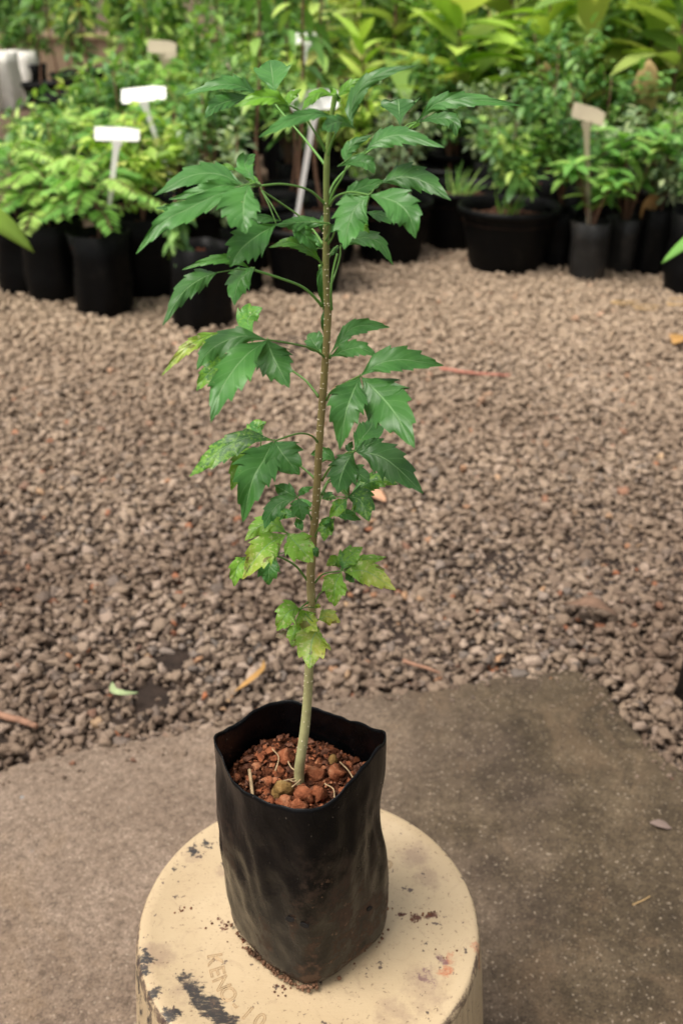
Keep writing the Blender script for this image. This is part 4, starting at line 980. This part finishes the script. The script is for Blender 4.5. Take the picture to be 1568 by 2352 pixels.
front('potted_plant', 1420, 636, .06, ['bagG', 'who2'], 'whorled leaf plant in a dull grey bag just right of the shiny one', s=.95)
front('potted_plant', 1492, 642, .07, ['bagS', 'shr4'], 'grey green plant in a black bag with an orange dying leaf', s=1.08)
front('potted_plant', 1578, 684, .09, ['bagM', 'shr2'], 'dark shrub in a black bag cut by the right edge of the picture')
front('potted_plant', 10, 640, .09, ['bagM', 'fea3'], 'low lime feathery plant half hidden at the far left end of the front row', s=.9) if False else None
# further rows
kinds = ['shr1', 'shr2', 'shr3', 'shr4', 'fea2', 'who2', 'bro1', 'fea1']
desc = {'shr1': ('bushy mid green shrub', 'shrub'), 'shr2': ('dense dark green shrub', 'shrub'), 'shr3': ('lime green shrub', 'shrub'), 'shr4': ('fine leaved grey green shrub', 'shrub'), 'shr5': ('tall bushy green shrub', 'shrub'), 'shr6': ('tall dark shrub', 'shrub'),
        'fea1': ('feathery low plant', 'potted plant'), 'fea2': ('feathery upright plant', 'potted plant'), 'fea3': ('lime feathery plant', 'potted plant'), 'who1': ('whorled leaf plant', 'potted plant'), 'who2': ('whorled leaf plant', 'potted plant'), 'bro1': ('broad leaved plant', 'potted plant'), 'bro2': ('tall broad leaved plant', 'potted plant'), 'bro3': ('lime strap leaved plant', 'potted plant'), 'tal1': ('tall thin stemmed sapling', 'sapling'), 'tal2': ('tall thin lime sapling', 'sapling')}
ordn = ['first', 'second', 'third', 'fourth', 'fifth', 'sixth', 'seventh', 'eighth', 'ninth', 'tenth', 'eleventh', 'twelfth', 'thirteenth', 'fourteenth', 'fifteenth', 'sixteenth', 'seventeenth', 'eighteenth', 'nineteenth', 'twentieth']
rr_ = random.Random(99)
y = 3.62; row = 1
while y < 7.6:
    near = y < 4.5
    half = .345 * y / cp * .97; xl = (-.285 if y < 4.5 else (-.24 if y < 5.6 else -.19)) * y; xr = half + .12
    stp = (.235 if near else .30); x = xl + rr_.uniform(0, .1); i = 0
    while x < xr and i < 20:
        f = (x + half) / (2 * half)
        if near: ks = ['shr1', 'shr3', 'shr2', 'shr4', 'who2', 'fea2'] if f > .3 else ['fea2', 'shr1', 'fea1', 'shr2']
        elif y < 5.6: ks = (['bro1', 'shr5', 'shr1', 'shr2', 'bro3'] if f > .5 else ['shr5', 'shr2', 'shr3', 'shr1', 'fea2'])
        else: ks = (['bro2', 'shr6', 'bro3', 'shr5', 'shr6', 'shr5'] if f > .42 else ['shr3', 'shr5', 'tal2', 'shr1', 'tal1', 'shr2'])
        k = rr_.choice(ks); ds = desc[k]
        pk = rr_.choice(['bagM', 'bagN', 'bagS', 'potM'] if near else ['bagM', 'bagN'])
        lab = f'{ds[0]} in the {ordn[row]} row back, {ordn[i]} plant from the left end'
        yy = y + rr_.uniform(-.07, .07)
        dpx = 784 + x / (yy * cp + .6 * sp) * F
        if any(math.hypot(x - a_, yy - b_) < c_ + .10 for a_, b_, c_ in FP): x += stp * .45; continue
        if yy < 4.35 and 800 < dpx < 1130: pk, k = 'potM', ('grass' if yy < 4.1 else 'shr4'); ds = ('weedy plant', 'potted plant')
        elif yy < 4.2 and 575 < dpx < 800: pk, k = 'potM', 'tal1'; ds = desc['tal1']
        lab = f'{ds[0]} in the {ordn[row]} row back, {ordn[i]} plant from the left end'
        place('potted_plant', x, yy, [pk, k], lab, ds[1], 'nursery plants in the rows behind the front edge', s=rr_.uniform(.85, 1.12), sz=rr_.uniform(.88, 1.15))
        x += stp * rr_.uniform(.8, 1.2); i += 1
    y += .36 if near else .46; row += 1
# big-leaved plants top right, with dead leaves
for j, (px_, yy, k, s_) in enumerate(((1065, 4.5, 'bro4', 1.15), (1255, 4.7, 'bro4', 1.2), (1350, 4.45, 'bro5', 1.05), (1480, 4.6, 'bro4', 1.2), (1560, 4.35, 'bro5', 1.1), (1180, 5.3, 'bro5', 1.4), (1420, 5.3, 'bro4', 1.5), (900, 5.4, 'bro5', 1.3))):
    place('potted_plant', (px_ - 784) / F * (yy * cp + .1), yy, ['potM', k], f"large paddle leaved plant towering over the right rows, {ordn[j]} in the group from the front", 'potted plant', 'large leaved plants towering over the right rows', s=s_)
# drooping dry leaves: each a single big leaf hanging from the broad plants
def thick_leaf(name, p, d_, up, L_, W_, mat, label, cat, grp=None, droop=.3, tone=.6, seg=9, sol=.0012):
    mb = MB(); mb.leaf(Vector((0, 0, 0)), d_, up, L_, W_, tone, droop, seg)
    o = mb.build(name, mat); o.location = p; m_ = o.modifiers.new('s', 'SOLIDIFY'); m_.thickness = sol
    tag(o, label, cat, grp); return o
thick_leaf('dead_leaf', PY(1250, 140, 4.1), Vector((.1, 0, -1)), Vector((.2, -1, .1)), .20, .075, dead_leaf, 'yellow dead leaf hanging in the greenery, upper right of centre', 'dead leaf', tone=.9)
thick_leaf('dead_leaf', PY(1490, 135, 4.0), Vector((.02, 0, -1)), Vector((-.2, -1, .1)), .25, .10, dead_leaf, 'large pale tan leaf hanging near the right edge', 'dead leaf', tone=1)
thick_leaf('dead_leaf', PY(1350, 205, 4.1), Vector((-1, 0, -.25)), Vector((0, -1, .4)), .14, .09, dead_leaf, 'rust brown crumpled leaf between the two hanging dead leaves', 'dead leaf', tone=.05)
thick_leaf('dead_leaf', PY(1505, 440, 3.42), Vector((-.3, -.1, -1)), Vector((.2, -1, .2)), .10, .055, dead_leaf, 'orange tan leaf drooping over the black bag at right', 'dead leaf', tone=.45)
thick_leaf('dead_leaf', PY(1300, 320, 3.7), Vector((.3, 0, -1)), Vector((0, -1, .2)), .12, .06, dead_leaf, 'light brown leaf caught behind the beige marker stake', 'dead leaf', tone=.6)
# leaves that poke in from plants standing outside the picture
thick_leaf('leaf_tip', PY(-90, 470, 1.9), Vector((1, .1, -.35)), Vector((0, -.6, 1)), .14, .055, LM['lime'], 'blurred green leaf poking in from the left edge', 'leaf', droop=.5, tone=.25)
thick_leaf('leaf_tip', PY(1640, 510, 1.7), Vector((-1, 0, -.8)), Vector((0, -.6, 1)), .105, .022, LM['palm'], 'narrow leaf blade poking in from the right edge', 'leaf', droop=.1, tone=.5)
# wilting sprig in the forward bag
x_, y_ = gpx(468, 774); k_ = (y_ + .085) / y_
mb = MB(); r5 = random.Random(3)
fwd = [o for o in C.objects if o.name.startswith('potted_plant') and o.get('label', '').startswith('black bag of bare')][0]
for q in range(80):
    t = r5.random(); p = Vector((-.05 + .02 * r5.uniform(-1, 1), -.02 + .03 * r5.uniform(-1, 1), .21 + .16 * t))
    mb.leaf(p, Vector((r5.uniform(-1, 1), r5.uniform(-1, .5), r5.uniform(-1.2, .1))), UP, .05, .024, r5.uniform(.2, 1), .4, 4)
fwd.rotation_euler.z = 0
mb.build('foliage', LM['dark'], fwd)
st = MB(); st.tube([(-.05, -.02, .17), (-.045, -.02, .28), (-.05, -.02, .38)], .003, 5); st.build('stem', bark_m, fwd)
# markers ------------------------------------------------------------------
white_m = plain('white marker plastic', (.86, .85, .82), .5, .04, 10)
beige_m = plain('aged beige marker plastic', (.42, .36, .25), .6, .15, 10)
def marker(px, py, Yw, wpx, hpx, foot, foot_px=0, label='', mat=white_m, tilt=0, lean=.5):
    """T-shaped marker: plate centred at (px,py), stake down to picture point foot"""
    c = PY(px, py, Yw); sc = (Yw / ray(px, py).y) / F
    ft = PY(foot[0], foot[1], Yw)
    root = empty('plant_marker', ft); W_ = wpx * sc / 2; H_ = hpx * sc / 2 / .95
    tag(root, label, 'plant marker', 'T shaped plant markers pushed into the containers')
    mb = MB(); u = Vector((math.cos(tilt), 0, math.sin(tilt))); n0 = Vector((0, -1, lean)).normalized(); v_ = n0.cross(u).normalized() * -1
    if v_.z < 0: v_ = -v_
    ct = .22 * H_
    out = [(-W_ + ct, -H_), (-W_, -H_ + ct * 2), (-W_ + ct * .3, H_), (W_ * .45, H_), (W_, H_ - ct * 1.5), (W_, -H_ + ct), (W_ - ct, -H_)]
    o3 = [c - ft + u * a_ + v_ * b_ for a_, b_ in out]; nn = len(out)
    mb.add([p + n0 * .0015 for p in o3] + [p - n0 * .0015 for p in o3], [tuple(range(nn)), tuple(range(nn, 2 * nn))[::-1]] + [(k, k + nn, (k + 1) % nn + nn, (k + 1) % nn) for k in range(nn)])
    mb.build('plate', mat, root, smooth=False)
    top_ = c - ft - v_ * H_; sb = MB(); m2 = top_ * .7
    d_ = top_.normalized(); s_ = d_.cross(Vector((0, 1, 0))).normalized()
    vv = []; ww = [(0, .35), (.12, .55), (.8, .62), (.93, .8), (1.0, 1.35)]
    for t, q in ww:
        p = top_ * t
        for a_, b_ in ((-1, -1), (1, -1), (1, 1), (-1, 1)): vv.append(p + s_ * (a_ * .013 * q) + Vector((0, b_ * .0013, 0)))
    ff = [(0, 3, 2, 1)] + [(4 * i + k, 4 * i + (k + 1) % 4, 4 * i + 4 + (k + 1) % 4, 4 * i + 4 + k) for i in range(4) for k in range(4)]
    sb.add(vv, ff); sb.build('stake', mat, root, smooth=False)
marker(269, 308, 2.95, 104, 30, (252, 470), label='white marker in the feathery plants of the left cluster, nearest of the white ones', tilt=-.02)
marker(330, 217, 3.45, 104, 38, (398, 430), label='white marker leaning right behind the feathery plants', tilt=.1, lean=1.0)
marker(722, 230, 3.2, 108, 56, (678, 520), label='white marker standing behind the crown of the sapling', tilt=.08, lean=1.1)
marker(706, 88, 5.2, 70, 26, (693, 175), label='small far white marker above the sapling crown', tilt=0)
marker(1350, 262, 3.35, 78, 34, (1351, 545), label='beige marker on a long stake in the shiny grey bag', mat=beige_m, tilt=-.25)
marker(372, 108, 5.0, 66, 28, (392, 235), label='beige marker with upright stake in the far left greenery', mat=beige_m, tilt=-.05)
marker(386, 128, 5.15, 40, 16, (335, 210), label='beige marker leaning left, crossing the upright beige one', mat=beige_m, tilt=.3)
marker(522, 152, 4.9, 56, 22, (522, 220), label='squat yellowish beige marker left of the sapling crown', mat=beige_m, tilt=.06)
# far left: white sacks, a black pot, a tan wall
sack_m = plain('white woven sack', (.85, .82, .76), .8, .12, 15, .004)
def sack(x, y, w_, h_, seed, label):
    mb = MB(); r_ = w_ / 2
    mb.lathe([(r_ * .9, 0), (r_, h_ * .1), (r_ * 1.02, h_ * .5), (r_ * .9, h_ * .8), (r_ * .98, h_), (r_ * .88, h_ * .98), (r_ * .8, h_ * .8), (.001, h_ * .78)], 32, wob=r_ * .22, seed=seed, square=.7)
    root = empty('planting_sack', (x, y, 0)); mb.build('sack_body', sack_m, root)
    hb = MB(); hb.lathe([(.0005, h_ * .80), (r_ * .78, h_ * .795)], 20, wob=.004); hb.build('soil', soil_m, root)
    tag(root, label, 'sack', 'white planting sacks at the far left')
for j, (px, py, w_, h_, lb) in enumerate(((22, 250, .24, .40, 'white sack standing furthest left beyond the gravel path'), (-30, 255, .26, .42, 'white sack half cut off by the left edge'), (70, 225, .26, .36, 'white sack behind, closest to the black pot'))):
    p = PZ(px, py, 0); sack(p.x, p.y, w_, h_, j, lb)
p = PZ(98, 268, 0); place('potted_plant', p.x, p.y + .1, ['potM', 'tal1'], 'tall thin stemmed sapling in a black pot beside the white sacks', 'potted plant', 'nursery plants in the rows behind the front edge', s=1.0)
for j, px in enumerate((165, 235, 60)):
    p = PZ(px, 235 - 12 * j, 0); place('potted_plant', p.x, p.y, ['potM', ('tal2', 'tal1', 'tal2')[j]], ('tall lime sapling right of the black pot by the sacks', 'tall thin sapling second to the right of the black pot by the sacks', 'tall lime sapling behind the white sacks')[j], 'sapling', 'nursery plants in the rows behind the front edge', s=1.0)
for j, (px, yy, k, lb) in enumerate(((130, 6.7, 'tal1', 'thin sapling with reddish stem standing at far upper left'), (205, 6.9, 'tal2', 'lime leaved thin sapling at far upper left, right of the reddish one'), (270, 7.6, 'bro1', 'broad leaved plant in front of the tan wall at upper left'), (320, 7.0, 'tal1', 'thin sapling in front of the tan wall, level with the leaning white marker'), (175, 8.3, 'shr6', 'tall dark shrub touching the tan wall at upper left'), (395, 7.8, 'shr5', 'bushy green shrub near the right end of the tan wall'), (75, 8.9, 'shr6', 'dark shrub just behind the white sacks'), (20, 9.4, 'shr6', 'dark shrub furthest left against the tan wall'))):
    place('potted_plant', (px - 784) / F * (yy * cp + .3), yy, ['bagM', k], lb, desc[k][1], 'nursery plants in the rows behind the front edge', s=1.05)
wall_m = plain('tan rendered wall', (.34, .24, .16), .9, .2, 3, .004)
mb = MB()
def box(mb, x0, x1, y0, y1, z0, z1):
    mb.add([(x0, y0, z0), (x1, y0, z0), (x1, y1, z0), (x0, y1, z0), (x0, y0, z1), (x1, y0, z1), (x1, y1, z1), (x0, y1, z1)], [(0, 3, 2, 1), (4, 5, 6, 7), (0, 1, 5, 4), (1, 2, 6, 5), (2, 3, 7, 6), (3, 0, 4, 7)])
box(mb, -6, 1, 10.5, 10.7, 0, .36); box(mb, -6.03, 1.03, 10.47, 10.73, .36, .40)
tag(mb.build('low_wall', wall_m, smooth=False), 'low tan wall running behind the plants at upper left', 'wall')
# far greenery: thick mass of leaves behind everything
mb = MB(); r6 = random.Random(5)
for q in range(15000):
    x = r6.uniform(-7, 7); yy = r6.uniform(8.6, 10.2) if x > -1.2 else r6.uniform(10.9, 13)
    z = r6.uniform(0, 3.0)
    if mn.noise(Vector((x * 1.3, yy, z * 1.5))) < -.22: continue
    mb.leaf(Vector((x, yy, z)), rv(r6), UP + rv(r6, .4), r6.uniform(.10, .22), r6.uniform(.05, .10), min(1, max(0, r6.gauss(.45, .3))), .3, 3)
tag(mb.build('far_foliage', LM['shrub']), 'mass of distant dark green leaves closing the view', 'foliage', kind='stuff')
# ------------------------------------------------------------------ litter on the gravel
GZ = .026
def litter_leaf(name, pts, W_, mat, label, cat, lift=.008, tone=.5):
    P_ = [PZ(x, y, GZ + lift * math.sin(math.pi * i / (len(pts) - 1)) + .002) for i, (x, y) in enumerate(pts)]; o0 = P_[len(P_) // 2].copy()
    c_ = spline(P_, 16); mb = MB(); vs = []; fs = []
    for i, p in enumerate(c_):
        t = i / 15; tn = (c_[min(i + 1, 15)] - c_[max(i - 1, 0)]).normalized(); sd = tn.cross(UP).normalized(); hw = W_ / 2 * max(.06, math.sin(math.pi * t) ** .7)
        for j in range(-2, 3):
            vs.append(p - o0 + sd * (hw * j / 2) + UP * (.28 * hw * (abs(j) / 2) ** 2 + .0015 * mn.noise(Vector((t * 6, j, W_ * 99)))))
    for i in range(15):
        for j in range(4): a_ = i * 5 + j; fs.append((a_, a_ + 1, a_ + 6, a_ + 5))
    mb.add(vs, fs, tone=tone); o = mb.build(name, mat); o.location = o0; m_ = o.modifiers.new('s', 'SOLIDIFY'); m_.thickness = .0008
    tag(o, label, cat); return o
yel_m = leafmat('dry ochre leaf', (.36, .19, .055), (.45, .25, .08), (.5, .33, .12), .15, .7)
litter_leaf('fallen_leaf', [(537, 1588), (560, 1573), (585, 1553), (603, 1535), (606, 1516)], .009, yel_m, 'curled ochre yellow leaf lying on bare soil behind the bag', 'fallen leaf', .016)
litter_leaf('fallen_leaf', [(258, 1566), (262, 1586), (285, 1592), (318, 1590)], .011, LM['grey'], 'small pale green leaf curled on the gravel at left', 'fallen leaf', .01, .9)
litter_leaf('fallen_leaf', [(1290, 1388), (1330, 1384), (1380, 1392), (1420, 1416)], .03, plain('brown dry leaf', (.17, .10, .065), .8, .3, 60), 'large arched brown dry leaf on the gravel at right', 'fallen leaf', .025)
litter_leaf('fallen_leaf', [(838, 1122), (858, 1132), (885, 1152)], .03, plain('peach dry leaf', (.5, .28, .17), .8, .2, 60), 'peach coloured dry leaf on the gravel seen beside the lower right leaves', 'fallen leaf', .006)
litter_leaf('fallen_leaf', [(1545, 790), (1556, 778), (1568, 770)], .05, yel_m, 'ochre leaf on the gravel at the right edge', 'fallen leaf', .01)
litter_leaf('fallen_leaf', [(1492, 1888), (1515, 1893), (1540, 1902)], .012, plain('mauve dry leaf', (.18, .13, .11), .8, .2, 60), 'small mauve leaf flat on the concrete near the right edge', 'fallen leaf', .002)
def stick(pts, r_, mat, label, cat='stick', z=GZ + .006):
    P_ = [PZ(x, y, z) for x, y in pts]; o0 = P_[0].copy(); mb = MB(); c_ = spline(P_, 18)
    c_ = [p - o0 + UP * (.0015 * mn.noise(p * 60)) for p in c_]; mb.tube(c_, [r_ * (1 + .2 * mn.noise(Vector((i * .9, r_ * 900, 0)))) * (1 - .35 * i / 17) for i in range(18)], 8)
    o = mb.build('twig', mat); o.location = o0; tag(o, label, cat); return o
tw = plain('brown twig bark', (.26, .14, .09), .85, .35, 90, .001); tw2 = plain('reddish twig bark', (.42, .17, .12), .8, .3, 70); tw3 = plain('straw', (.45, .3, .14), .85, .3, 90)
stick([(-30, 1632), (0, 1642), (50, 1655), (85, 1668)], .006, tw, 'thick pinkish brown twig on the gravel at the left edge')
stick([(1010, 846), (1090, 857), (1172, 862)], .0045, tw2, 'long reddish twig on the gravel right of the stem')
stick([(925, 1518), (970, 1532), (1010, 1545)], .003, tw, 'short brown twig on the gravel just beyond the slab')
stick([(1452, 2078), (1470, 2070), (1492, 2058)], .0009, tw3, 'thin straw on the concrete at right', 'straw', SZ + .002)
for j in range(7):
    x = rng.uniform(1400, 1540); yy = rng.uniform(684, 712)
    o_ = stick([(x, yy), (x + rng.uniform(20, 40), yy + rng.uniform(-3, 5)), (x + rng.uniform(50, 80), yy + rng.uniform(-5, 8))], .0025, tw3, 'orange straw strand in the scatter of straw before the right hand bags', 'straw'); o_['group'] = 'orange straw strands before the right hand bags'
# black pot cut by the right edge, standing on the gravel beside the slab
front('potted_plant', 1640, 1745, .10, ['bagM', 'grass'], 'black bag beside the slab corner, mostly outside the right edge', grp=None, s=.8)
# grains of red grit lying on the pail and slab
grit_m = mk_soil('scattered grit', (.06, .03, .02), (.12, .06, .04), (.3, .12, .06))
mb = MB()
for q in range(70):
    x, y2 = rng.choice(((950, 2108), (975, 2100), (520, 2122), (585, 2142), (640, 2270), (560, 2160), (1010, 2190), (430, 2080)))
    p = PZ(x + rng.gauss(0, 22), y2 + rng.gauss(0, 9), PT - .0016); dd = math.hypot(p.x - pc.x, p.y - pc.y)
    if dd < PR * .87: mb.rock(p - Vector((pc.x, pc.y, PT)), rng.uniform(.0004, .0012), q, 1)
o = mb.build('grit', grit_m, None, smooth=False); o.location = (pc.x, pc.y, PT); tag(o, 'scattered dark grit crumbs lying on top of the cream pail', 'grit', kind='stuff')
